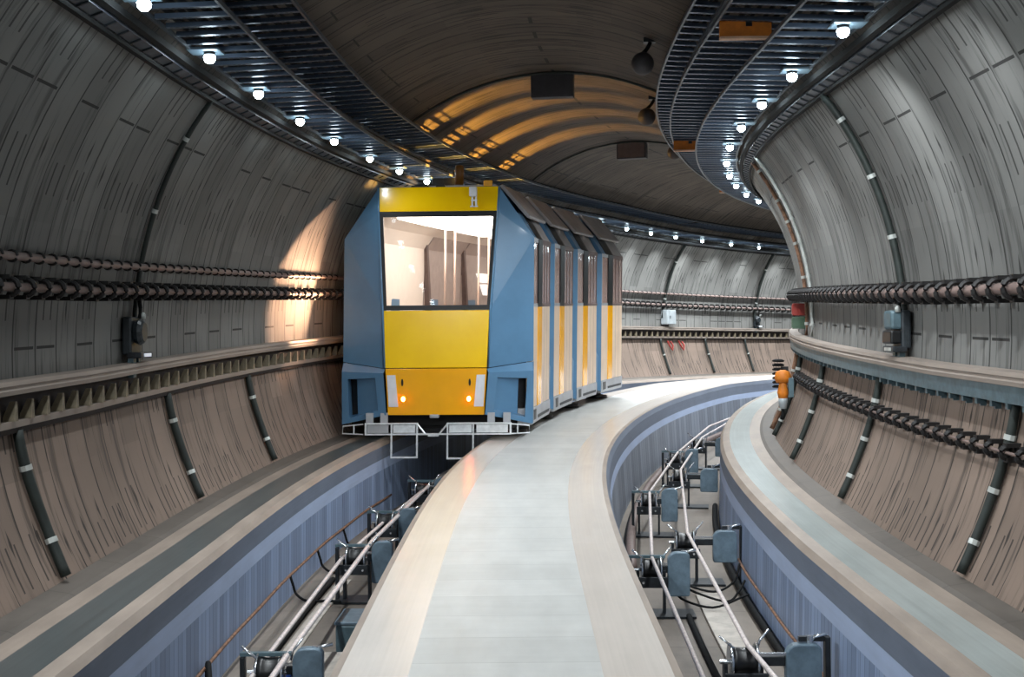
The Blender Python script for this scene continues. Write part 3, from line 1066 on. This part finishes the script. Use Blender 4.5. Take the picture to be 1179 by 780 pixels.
    m.prism([Q(.655, b0 + .0, .14), Q(.665, b0 + .0, .14), Q(.665, b1 + .02, .14), Q(.655, b1 + .02, .14)], [Q(.655, b0, .23), Q(.665, b0, .23), Q(.665, b1 + .02, .23), Q(.655, b1 + .02, .23)])
    m.obj('intake_slot', M['black'], pod)

# sensor box, beacon and small roof gear
m = MB()
def nbox(mb, x, d, z, a, b, c):
    mb.hexa([NP(x + i * a / 2, d + j * b / 2, z + k * c / 2) for k in (-1, 1) for i, j in ((-1, 1), (1, 1), (1, -1), (-1, -1))])
    return mb
nbox(MB(), .585, .24, 4.125, .125, .14, .16).obj('sensor_box', M['white_paint'], T, bevel=.02)
m = MB()
for dx in (-.03, .03):
    nbox(m, .60 + dx, .20, 3.98, .028, .06, .14)
nbox(m, .60, .20, 3.985, .10, .05, .025)
nbox(m, .60, .195, 3.885, .13, .05, .02)
nbox(m, .57, .20, 3.925, .025, .05, .06)
nbox(m, .635, .20, 3.925, .025, .05, .06)
m.obj('sensor_bracket', M['white_paint'], T)
m = MB()
m.hexa([NP(x, d, z) for z in (.43, 2.15) for x, d in ((-.80, .2), (.80, .2), (.80, .16), (-.80, .16))])
for q in (-1, 1):
    m.hexa([NP(q * x, d, z) for z in (.40, 1.36) for x, d in ((.76, .12), (1.56, -.14), (1.56, -.2), (.76, .06))])
m.obj('nose_light_block', M['soot'], T)  # unseen black panels added to stop cabin light leaking through the seams
bc = NP(.31, -.25, 4.26)
MB().lathe([(0, 0), (.085, 0), (.085, .05), (0, .05)], 'Z', 18, bc - Vector((0, 0, .03))).obj('beacon_base', M['black'], T, smooth=False)
MB().lathe([(0, 0), (.075, 0), (.078, .30), (.06, .335), (0, .345)], 'Z', 20, bc + Vector((0, 0, .02))).obj('beacon', M['beacon'], T, smooth=True)
nbox(MB(), .81, -.1, 4.29, .15, .12, .10).obj('roof_box', M['amber_panel'], T, bevel=.01)
for x, w_, h_ in ((-.35, .3, .05), (.0, .16, .06), (.52, .22, .07)):
    nbox(MB(), x, -.2, 4.25, w_, .15, h_).obj('roof_fitting', M['black'], T, bevel=.01)


# --- body behind the nose, in tunnel coordinates
def sprof(mb, s0, s1, prof, sgn=1, ds=.45):
    n = max(1, int(round((s1 - s0) / ds)))
    rings = []
    for i in range(n + 1):
        s = s0 + (s1 - s0) * i / n
        rings.append([mb.bm.verts.new(W(s, UT + sgn * x, z)) for x, z in prof])
    mb._loft(rings)
    return mb


def SB(mb, s0, s1, x0, x1, z0, z1, sgn=1):
    return sprof(mb, s0, s1, [(x0, z0), (x1, z0), (x1, z1), (x0, z1)], sgn)


SA, PITCH = 21.1, 2.5
SE = SA + 3 * PITCH + 2.03
for i in range(4):
    a = SA + PITCH * i
    for sg in (1, -1):
        if i == 0 and sg < 0:
            SB(MB(), a, a + .62, 1.33, 1.37, .50, 3.36, sg).obj('side_panel', M['cream'], T, bevel=.006)  # panel set back to make an alcove for the added lamp
            SB(MB(), a + .24, a + .30, 1.372, 1.38, 1.8, 2.9, sg).obj('assumed_side_lamp', M['assumed_side_glow'], T)  # assumed glowing strip, added to warm the left wall beside the train
        else:
            SB(MB(), a, a + .62, 1.50, 1.60, .50, 2.20, sg).obj('side_panel', M['cream'], T, bevel=.006)
        w = SB(MB(), a + .05, a + .60, 1.575, 1.59, 2.26, 3.30, sg).obj('side_window', M['pane'], T) if (i or sg > 0) else T
        m = SB(MB(), a, a + .62, 1.54, 1.602, 2.20, 2.26, sg)
        SB(m, a, a + .62, 1.54, 1.602, 3.30, 3.38, sg)
        SB(m, a, a + .04, 1.54, 1.602, 2.26, 3.30, sg)
        if w is not T:
            m.obj('window_frame', M['silver'], w)
        dr = SB(MB(), a + 1.07, a + 2.0, 1.50, 1.60, .50, 2.20, sg).obj('door', M['cream'], T, bevel=.006)
        SB(MB(), a + .62, a + 1.07, 1.50, 1.612, .44, 2.20, sg).obj('door_edge', M['amber_panel'], dr, bevel=.006)
        m = SB(MB(), a + .62, a + 1.07, 1.50, 1.612, 2.20, 3.37, sg)
        sprof(m, a + .40, a + 1.07, [(1.612, 3.37), (1.36, 3.78), (1.30, 3.75), (1.50, 3.35)], sg)
        m.obj('door_post', M['black'], dr)
        SB(MB(), a + 1.09, a + 1.98, 1.57, 1.588, 2.24, 3.32, sg).obj('door_window', M['pane'], dr)
        m = MB()
        for q in (1.07, 1.37, 1.67, 1.97):
            SB(m, a + q, a + q + .03, 1.584, 1.602, 2.22, 3.34, sg)
        SB(m, a + 1.07, a + 2.05, 1.55, 1.602, 3.30, 3.38, sg)
        SB(m, a + 1.07, a + 2.05, 1.55, 1.602, 2.20, 2.25, sg)
        m.obj('window_bars', M['inner_dark'], dr)
        for q in (1.37, 1.67):
            SB(MB(), a + q, a + q + .012, 1.59, 1.604, .5, 2.2, sg).obj('door_seam', M['inner_grey'], dr)
        sill = sprof(MB(), a, a + 2.02, [(1.36, .24), (1.60, .22), (1.62, .30), (1.615, .50), (1.36, .50)], sg).obj('door_sill', M['silver'], T, bevel=.008)
        SB(MB(), a + .14, a + .40, 1.60, 1.625, .29, .46, sg).obj('step_recess', M['black'], sill)
        SB(MB(), a + .6, a + 1.9, 1.60, 1.625, .29, .34, sg).obj('sill_slot', M['dark_steel'], sill)
        m = sprof(MB(), a + 1.07, a + 2.0, [(1.60, 3.37), (1.35, 3.78), (1.29, 3.75), (1.50, 3.34)], sg)
        m.obj('shoulder_panel', M['roof_grey'], T)
        sprof(MB(), a, a + .40, [(1.60, 3.37), (1.35, 3.78), (1.29, 3.75), (1.50, 3.34)], sg).obj('shoulder_panel', M['blue'], T)
        sprof(MB(), a + .30, a + 2.08, [(1.455, 3.715), (1.50, 3.735), (1.50, 3.76), (1.02, 4.30), (.96, 4.28)], sg).obj('roof_flap', M['roof_grey'], T, bevel=.008)
        # blue bay between the door portals
        if i == 3:
            continue
        bay = MB()
        sprof(bay, a + 2.0, a + PITCH, [(1.40, .42), (1.46, .42), (1.48, 1.2), (1.48, 3.37), (1.42, 3.37)], sg)
        # slanting return to the next portal
        if i < 3:
            p0 = [W(a + 2.28, UT + sg * 1.47, z) for z in (.34, 3.37)]
            p1 = [W(a + 2.5, UT + sg * 1.60, z) for z in (.26, 3.37)]
            bk = [W(a + 2.5, UT + sg * 1.46, z) for z in (.30, 3.37)]
            bay.prism([p0[0], p1[0], bk[0]], [p0[1], p1[1], bk[1]])
        if sg > 0:
            SB(MB(), a + 2.02, a + PITCH, 1.36, 1.40, .78, 3.4, sg).obj('inner_lining', M['inner_white'], T)
        bo = bay.obj('side_bay', M['blue'], T)
        sprof(MB(), a + 2.02, a + PITCH - .02, [(1.42, .30), (1.54, .30), (1.555, 1.06), (1.48, 1.26), (1.44, 1.26)], sg).obj('bay_skirt', M['blue'], bo, bevel=.012)
roof = MB()
sprof(roof, SA - .05, SE, [(1.48, 3.36), (1.02, 4.20), (-1.02, 4.20), (-1.48, 3.36), (-1.42, 3.36), (-.98, 4.12), (.98, 4.12), (1.42, 3.36)])
ro = roof.obj('roof', M['blue'], T)
sprof(MB(), SA - .02, SE, [(.98, 4.20), (-.98, 4.20), (-.96, 4.27), (.96, 4.27)]).obj('roof_deck', M['roof_grey'], ro)
SB(MB(), SA + .25, SE, -1.46, 1.46, .45, .72).obj('floor_pan', M['soot'], T)
SB(MB(), SA + .2, SE - .1, -1.25, 1.25, .13, .45).obj('underframe', M['soot'], T)
m = MB()
sprof(m, SE, SE + .08, [(1.48, .30), (1.48, 3.37), (1.02, 4.22), (-1.02, 4.22), (-1.48, 3.37), (-1.48, .30)])
m.obj('rear_wall', M['blue'], T)
for s in (21.9, 24.6, 27.3, 30.0):
    for x in (-1.17, 1.14):
        MB().lathe([(0, 0), (.24, 0), (.27, .03), (.26, .08), (.12, .10), (.10, .16), (0, .16)], 'Z', 20, W(s, UT + x, .0)).obj('air_pad', M['black'], T, smooth=False)
# interior
SB(MB(), SA + .1, SE - .05, -1.40, 1.40, .72, .78).obj('cabin_floor', M['inner_grey'], T)
inn = sprof(MB(), SA - .1, SE - .05, [(1.22, 3.66), (1.0, 3.80), (-1.0, 3.80), (-1.22, 3.66), (-1.2, 3.63), (-.98, 3.765), (.98, 3.765), (1.2, 3.63)]).obj('cabin_ceiling', M['inner_white'], T)
for i, (s0, s1, mt) in enumerate(((SA + .64, 25.1, 'inner_white'), (25.16, 27.55, 'inner_grey'), (27.6, 30.4, 'inner_grey'))):
    sprof(MB(), s0, s1, [(1.44, .78), (1.46, 2.2), (1.40, 3.40), (1.18, 3.72), (1.15, 3.70), (1.37, 3.38), (1.42, 2.2), (1.40, .78)], -1).obj('inner_wall', M[mt], T)
for sp in (24.95, 27.45):
    m = MB()
    m.hexa([W(sp + ds_ + e, UT + x, z) for z, ds_ in ((.78, .55), (3.72, 0)) for x, e in ((-1.44, 0), (-1.31, 0), (-1.31, .12), (-1.44, .12))])
    m.obj('inner_post', M['inner_dark'], T)
    m = MB()
    m.hexa([W(sp + ds_ + e, UT + x, z) for z, ds_ in ((.78, .55), (3.72, 0)) for x, e in ((1.44, 0), (1.37, 0), (1.37, .10), (1.44, .10))])
    m.obj('inner_post', M['inner_grey'], T)
for sp, u in ((22.5, -2.18), (22.5, -2.00), (24.2, -1.96), (24.2, -1.76)):
    MB().tube([W(sp, u, .78), W(sp, u, 3.78)], .02, 10).obj('grab_pole', M['pole'], T, smooth=True)
for s0, s1, z0, z1 in ((28.55, 29.25, 2.78, 2.98), (28.85, 29.6, 2.48, 2.73), (29.5, 29.95, 1.9, 2.3)):
    m = MB()
    m.hexa([W(s, UT - x, z) for z, o_ in ((z0, .25), (z1, 0)) for s, x in ((s0 + o_, 1.33), (s1 + o_, 1.33), (s1 + o_, 1.43), (s0 + o_, 1.43))])
    m.obj('reflection_plate', M['reflection_glow'], T)  # bright reflections in the cabin, added as glowing plates on the wall
for s0, s1, mt in ((21.3, 24.7, 'cabin_light'), (25.2, 27.2, 'cabin_dim'), (27.8, 30.4, 'cabin_dim')):
    SB(MB(), s0, s1, -.8, .8, 3.735, 3.764).obj('cabin_lamp', M[mt], T)
SB(MB(), 30.35, 30.4, -1.4, 1.4, .78, 3.72).obj('end_bulkhead', M['inner_grey'], T)
# white guide frame under the nose
G_ = MB()
def bar(mb, x0, x1, z0, z1, d=.36, t=.05):
    mb.hexa([NP(x, dd_, z) for z in (z0, z1) for x, dd_ in ((x0, d), (x1, d), (x1, d - t), (x0, d - t))])
for x0, x1, z0, z1 in ((-1.17, -.30, .275, .30), (.19, 1.26, .275, .30), (-1.17, 1.26, .10, .125), (-1.17, -1.14, .10, .30), (1.23, 1.26, .10, .30), (-.74, -.715, -.26, .30), (-.315, -.29, -.26, .30), (-.74, -.29, -.285, -.26),
                       (.19, .215, -.28, .30), (.615, .64, -.28, .30), (.19, .64, -.305, -.28), (-.12, .06, .075, .105)):
    bar(G_, x0, x1, z0, z1)
for q in ((-.30, .28, -.17, .12), (.20, .28, .07, .12)):
    G_.tube([NP(q[0], .34, q[1]), NP(q[2], .34, q[3])], .016, 6)
gf = G_.obj('guide_frame', M['frame_white'], T)
for x0, x1 in ((-.70, -.33), (.23, .60), (-1.13, -.78), (.68, 1.2)):
    m = MB()
    bar(m, x0, x1, .135, .265, .345, .03)
    m.obj('guide_plate', M['frame_white'] if x0 != -1.13 else M['silver'], gf)
for x in (-1.1, -.86, .92, 1.18):
    m = MB()
    bar(m, x - .06, x + .06, .29, .46, .30, .06)
    m.obj('hanger_plate', M['silver'], gf)
for sg in (-1, 1):
    m = MB()
    m.tube([NP(sg * 1.2, .33, .28), NP(sg * 1.55, .25, .24), NP(sg * 1.56, .25, .12), NP(sg * 1.2, .33, .11)], .012, 6)
    m.tube([NP(sg * 1.36, .3, .27), NP(sg * 1.36, .3, .11)], .014, 6)
    m.obj('side_stay', M['frame_white'], gf)
m = MB()
nbox(m, -.03, .2, .40, .16, .12, .07)
m.obj('coupler', M['silver'], T, bevel=.02)
m = MB()
bar(m, -1.5, 1.5, .20, .44, -.25, .06)
m.obj('front_apron', M['soot'], T)

# ------------------------------------------------------------------ haul ropes and sheaves in the troughs
ZR = -.62


def rope(name, knots, label, r=.022):
    pts = []
    for (s0, u0, z0), (s1, u1, z1) in zip(knots[:-1], knots[1:]):
        A, B = W(s0, u0, z0), W(s1, u1, z1)
        n = 4
        pts += [A.lerp(B, i / n) for i in range(n)]
    pts.append(W(*knots[-1]))
    tag(MB().tube(pts, r, 8).obj(name, M['rope'], smooth=True), label, 'rope', 'haul ropes in the troughs')


rope('haul_rope', [(7.5, 2.14, ZR), (10.6, 2.02, ZR), (15.9, 2.09, ZR), (22.0, 2.11, ZR), (27.4, 2.1, ZR), (33, 2.1, ZR), (39, 2.1, ZR)], 'haul rope on the right-hand sheaves of the right trough')
rope('haul_rope', [(7.5, 1.56, ZR), (9.4, 1.5, ZR), (14.35, 1.55, ZR), (19.3, 1.68, ZR), (24.6, 1.9, ZR), (30, 1.9, ZR), (36, 1.9, ZR)], 'haul rope nearest the centre beam in the right trough')
rope('haul_rope', [(7.5, -1.84, ZR), (10.4, -1.83, ZR), (15.3, -1.80, ZR), (20.5, -1.92, ZR - .06), (26, -1.9, ZR - .06), (31, -1.9, ZR - .06)], 'thicker haul rope nearest the centre beam in the left trough', .026)
rope('haul_rope', [(7.5, -2.10, ZR - .12), (10.3, -2.08, ZR - .12), (14.8, -2.09, ZR - .12), (17.4, -1.99, ZR - .12), (22, -2.05, ZR - .12), (28, -2.1, ZR - .12)], 'haul rope nearest the side beam in the left trough', .022)


def sheave(s, u, label, kind=0, sg=1, group='rope sheaves in the right trough'):
    """roller carrying the rope, its stand and a rounded grey-blue plate; X towards sg"""
    root = thing('rope_sheave', frame(s, u, -1.27), label, 'rope sheave', group)
    X = lambda x: sg * x
    O = lambda mb, n, mt, sm=False, bv=0., par=None: mb.obj(n, M[mt], par or root, True, sm, bv)
    O(MB().box((X(.12), 0, .012), (.74, .42, .024)), 'base_plate', 'dark_steel')
    for x in (-.15, .15):
        O(MB().box((X(x), .02, .26), (.03, .12, .50)), 'upright', 'dark_steel', bv=.004)
    rl = O(MB().lathe([(0, -.10), (.135, -.10), (.12, -.06), (.115, 0), (.12, .06), (.135, .10), (0, .10)], 'X', 24, (0, 0, .515)), 'roller', 'black', True)
    for x in (-.108, .108):
        O(MB().lathe([(0, -.008), (.155, -.008), (.16, 0), (.155, .008), (0, .008)], 'X', 24, (x, 0, .515)), 'flange', 'chrome' if kind != 2 else 'dark_steel', False, 0, rl)
    O(MB().lathe([(0, -.2), (.02, -.2), (.02, .2), (0, .2)], 'X', 10, (0, 0, .515)), 'axle', 'chrome')
    O(MB().box((0, -.17, .40), (.36, .03, .12)), 'guard', 'dark_steel', bv=.006)
    for x in (-.1, .1):
        O(MB().lathe([(0, -.01), (.014, -.01), (.014, .01), (0, .01)], 'Y', 8, (x, -.19, .40)), 'bolt', 'chrome')
    px = .50 if kind == 0 else .31
    O(MB().box((X((px + .15) / 2), .0, .52), (px - .1, .06, .08)), 'link_arm', 'dark_steel', bv=.008)
    O(MB().box((X(px * .6), -.03, .585), (px - .16, .03, .02)), 'link_rod', 'chrome')
    hgt, wd = (.40, .30) if kind == 0 else (.50, .25)
    m = MB()
    pts = []
    for cx, cz, a0 in ((wd / 2 - .06, hgt / 2 - .06, 0), (-wd / 2 + .1, hgt / 2 - .1, PI / 2), (-wd / 2 + .03, -hgt / 2 + .03, PI), (wd / 2 - .03, -hgt / 2 + .03, 1.5 * PI)):
        r = .1 if a0 == PI / 2 else (.06 if a0 == 0 else .03)
        pts += [(cx + r * math.cos(a0 + t), cz + r * math.sin(a0 + t)) for t in (0, .4, .8, 1.2, 1.57)]
    m.prism([Vector((X(px + x), -.07, .47 + z)) for x, z in pts], [Vector((X(px + x), .04, .47 + z)) for x, z in pts])
    pl = O(m, 'cover_plate', 'plate_blue', False, .012)
    O(MB().tube([(X(px + .05), .0, .66), (X(px + .1), .0, .72), (X(px + .2), .0, .74)], .016, 8), 'pipe_fitting', 'chrome', True)
    O(MB().lathe([(0, 0), (.03, 0), (.03, .06), (0, .06)], 'Z', 10, (X(px + .06), 0, .67)), 'nut', 'chrome')
    if kind == 0:
        O(MB().box((X(px + .21), .02, .36), (.045, .09, .72)), 'side_frame', 'dark_steel', bv=.006)
        O(MB().box((X(px + .1), .02, .70), (.26, .05, .04)), 'top_bar', 'dark_steel')
    else:
        O(MB().box((X(-.24), .02, .32), (.04, .08, .64)), 'side_frame', 'dark_steel', bv=.006)
        O(MB().box((X(-.05), .02, .66), (.42, .06, .03)), 'top_bar', 'teal_steel')
    for x, y in ((-.12, -.12), (.14, .12)):
        O(MB().tube([(X(x), y, .58), (X(x + .02), y, .66), (X(x - .10 if x < 0 else x + .1), y, .76)], .011, 6), 'lever', 'chrome', True)
    return root


for s, u, lb in ((10.6, 1.99, 'nearest rope sheave by the right trough wall, at the bottom edge of the view'), (16.0, 2.07, 'second rope sheave by the right trough wall, its plate facing the camera'),
                 (22.1, 2.10, 'third rope sheave by the right trough wall, below the bend of the right beam'), (27.3, 2.05, 'farthest rope sheave of the right trough, under the curve of the centre beam')):
    sheave(s, u, lb, 0)
for s, u, lb in ((14.35, 1.55, 'nearest rope sheave on the centre-beam side of the right trough'), (19.3, 1.68, 'second rope sheave on the centre-beam side of the right trough'), (24.6, 1.86, 'far rope sheave on the centre-beam side of the right trough')):
    sheave(s, u, lb, 1)
gl_ = 'rope sheaves in the left trough'
for s, u, lb, k in ((10.4, -1.95, 'nearest rope sheave in the left trough, blue tape on its uprights', 1), (15.0, -1.92, 'second rope sheave in the left trough with a tall grey-blue plate', 1), (17.3, -1.96, 'third rope sheave in the left trough with raised silver levers', 1), (20.2, -1.98, 'rope sheave in the left trough in the dark under the train front', 1)):
    r_ = sheave(s, u, lb, k, 1, gl_)
    if s < 11 and u < 0:
        for x in (-.15, .15):
            MB().box((x, .02, .47), (.042, .13, .06)).obj('tape_band', M['tape'], r_, True)
# plates and slabs on the trough floors
t = thing('floor_cabinet', frame(12.9, -1.55, -1.27), 'low teal steel box beside the centre beam in the left trough', 'box')
MB().box((0, 0, .17), (.42, .62, .34)).obj('case', M['teal_steel'], t, True, bevel=.03)
MB().box((0, 0, .35), (.44, .64, .03)).obj('lid', M['plate_blue'], t, True, bevel=.008)
MB().box((.0, -.315, .22), (.06, .03, .05)).obj('latch', M['dark_steel'], t, True)
t = thing('cover_slab', frame(11.7, -1.55, -1.27), 'flat concrete slab beside the nearest left sheave', 'slab')
MB().box((0, 0, .1), (.5, 1.0, .2)).obj('slab', M['cover'], t, True, bevel=.01)


def cable(pts, r, mat, label, name='cable', group=None):
    if len(pts) < 9:
        P = [Vector(p) for p in pts]
        P = [P[0] * 2 - P[1]] + P + [P[-1] * 2 - P[-2]]
        out = []
        for i in range(1, len(P) - 2):
            for t in (0, .2, .4, .6, .8):
                p0, p1, p2, p3 = P[i - 1:i + 3]
                out.append(.5 * (2 * p1 + (p2 - p0) * t + (2 * p0 - 5 * p1 + 4 * p2 - p3) * t * t + (3 * p1 - p0 - 3 * p2 + p3) * t ** 3))
        pts = out + [P[-2]]
    tag(MB().tube([W(*p) for p in pts], r, 8).obj(name, M[mat], smooth=True), label, 'cable', group)


def run(u, z, s0, s1, r, mat, label, name, wob=0.):
    n = int((s1 - s0) / .5)
    cable([(s0 + (s1 - s0) * i / n, u + wob * math.sin(i * 1.3), z + wob * .3 * math.sin(i * .9)) for i in range(n + 1)], r, mat, label, name)


run(1.96, -1.25, 8, 14.2, .035, 'hose', 'black cable on the right trough floor between the two ropes', 'floor_cable')
run(2.70, -1.22, 8, 22, .045, 'hose', 'black cable along the foot of the right trough wall', 'floor_cable')
run(1.42, -1.18, 16.5, 36, .07, 'pipe', 'brownish pipe along the foot of the centre beam in the right trough', 'floor_pipe')
run(1.34, -1.24, 16.5, 36, .03, 'hose', 'black cable behind the brownish pipe at the foot of the centre beam', 'floor_cable')
run(-2.735, -.97, 8, 21.0, .017, 'rust', 'thin brown conduit along the board-marked side of the left beam', 'beam_conduit', .006)
run(2.735, -.97, 8.2, 16.0, .015, 'rust', 'thin brown conduit along the blue side of the right beam', 'beam_conduit', .006)
run(-2.42, -1.25, 8, 16, .04, 'hose', 'black cable on the left trough floor under the ropes', 'floor_cable')
bm_ = MB()
sprof(bm_, 9, 15.3, [(2.14 - UT, -1.268), (2.44 - UT, -1.268), (2.44 - UT, -1.235), (2.14 - UT, -1.235)])
tag(bm_.obj('floor_slab', M['cover'], None, bevel=.006), 'long pale cover slab on the right trough floor', 'slab')
sprof_l = MB()
sprof(sprof_l, 8, 16, [(-2.34 - UT, -1.268), (-2.18 - UT, -1.268), (-2.18 - UT, -1.245), (-2.34 - UT, -1.245)])
tag(sprof_l.obj('floor_slab', M['cover'], None, bevel=.005), 'narrow pale cover strip on the left trough floor', 'slab')
for k, s in enumerate((15.0, 16.5, 18.0)):
    cable([(s, -2.735, -.97), (s, -2.70, -1.08), (s + .02, -2.66, -1.2), (s - .1, -2.5, -1.25), (s - .3, -2.2, -1.2), (s - .35, -2.05, -1.2)], .016, 'hose', ORD[k] + ' black hose dropping from the brown conduit in the left trough', 'hose', 'hoses in the left trough')
cable([(11.25, -2.70, -1.25), (11.25, -2.70, -.95), (11.2, -2.68, -.93), (11.0, -2.62, -1.08), (10.8, -2.6, -1.12), (10.75, -2.6, -1.26)], .026, 'hose', 'black bent pipe bracket at the near foot of the left beam', 'hose')
for k, (s, d) in enumerate(((15.4, 0), (14.9, .1), (14.6, -.1))):
    cable([(s, 2.68, -.9 - .1 * k), (s - .1, 2.6, -1.1), (s - .2, 2.35 + d, -1.2), (s - .1, 2.0 + d, -1.12), (s - .3, 1.85, -.95)], .014, 'hose', ORD[k] + ' black hose looping between the sheaves and the right trough wall', 'hose', 'hoses in the right trough')

# ------------------------------------------------------------------ lights assumed on the train
def light(name, typ, mat4, energy, col, **k):
    d = bpy.data.lights.new(name, typ)
    d.energy, d.color = energy, col
    for a, v in k.items():
        setattr(d, a, v)
    o = bpy.data.objects.new(name, d)
    COL.objects.link(o)
    o.matrix_basis = mat4
    return o


light('beacon_light', 'POINT', Matrix.Translation(W(21.6, -1.75, 4.50)), 6, (1., .50, .08), shadow_soft_size=.03)  # assumed amber light, set a little behind the dark beacon
# assumed amber uplights, added on the roof to make the vault's bands: an open-topped trough between two baffle plates that throws a narrow band across the vault
for s, e in ((21.75, 330), (23.45, 400), (25.5, 430), (27.7, 400)):
    x = -.05
    m = MB()
    for q in (-.055, .045):
        SB(m, s + q, s + q + .01, x - .22, x + .22, 4.26, 4.46)
    for q in (-.22, .21):
        SB(m, s - .055, s + .055, x + q, x + q + .01, 4.26, 4.33)
    m.obj('assumed_amber_uplight', M['dark_steel'], T)  # assumed fixture, its baffles shaped to narrow the amber light
    light('assumed_uplight_light', 'POINT', Matrix.Translation(W(s, UT + x, 4.32)), e, (1., .50, .08), shadow_soft_size=.02)

p = W(21.33, UT - 1.385, 2.35)
x_, y_, th_, b_, d_ = path(21.27)
out_ = Vector((-math.cos(th_), math.sin(th_), 0))                       # straight out to the left wall
light('assumed_side_lamp_light', 'AREA', Matrix.Translation(p) @ (out_ * .35 + Vector((-math.sin(th_), -math.cos(th_), 0)) * 1.0 + Vector((0, 0, .36))).to_track_quat('-Z', 'Y').to_matrix().to_4x4(), 155, (1., .56, .33), shape='RECTANGLE', size=.03, size_y=1.1, spread=math.radians(100))  # light of the assumed strip, aimed for the warm patch on the wall

# ------------------------------------------------------------------ camera and world
F_PX, PITCH_C, YAW, ROLL, CU = 1451.858394, 0.00514599, -0.09907863, -0.00879759, 0.33862595
fwd0, right, up0 = Vector((math.sin(YAW), math.cos(YAW), 0)), Vector((math.cos(YAW), -math.sin(YAW), 0)), Vector((0, 0, 1))
fwd = fwd0 * math.cos(PITCH_C) - up0 * math.sin(PITCH_C)
up = fwd0 * math.sin(PITCH_C) + up0 * math.cos(PITCH_C)
r2 = right * math.cos(ROLL) - up * math.sin(ROLL)
u2 = right * math.sin(ROLL) + up * math.cos(ROLL)
cam = bpy.data.cameras.new('camera')
cam.sensor_fit = 'HORIZONTAL'
cam.sensor_width = 36.
cam.lens = F_PX / 1179 * 36
cam.clip_end = 300
co = bpy.data.objects.new('camera', cam)
COL.objects.link(co)
mw = Matrix((r2, u2, -fwd)).transposed().to_4x4()
mw.translation = Vector((CU, 0, 2.2))
co.matrix_basis = mw
SC.camera = co
wd_ = bpy.data.worlds.new('world')
wd_.use_nodes = True
wd_.node_tree.nodes['Background'].inputs[0].default_value = (.5, .6, .7, 1)
wd_.node_tree.nodes['Background'].inputs[1].default_value = .02
SC.world = wd_
vs = SC.view_settings
vs.view_transform = 'Standard'
vs.look = 'None'
vs.gamma = 1
vs.use_curve_mapping = False
vs.exposure = 0.
SC.cycles.use_denoising = True
SC.cycles.max_bounces = 7
SC.cycles.sample_clamp_indirect = 4.
SC.cycles.sample_clamp_direct = 0.
SC.cycles.use_light_tree = True
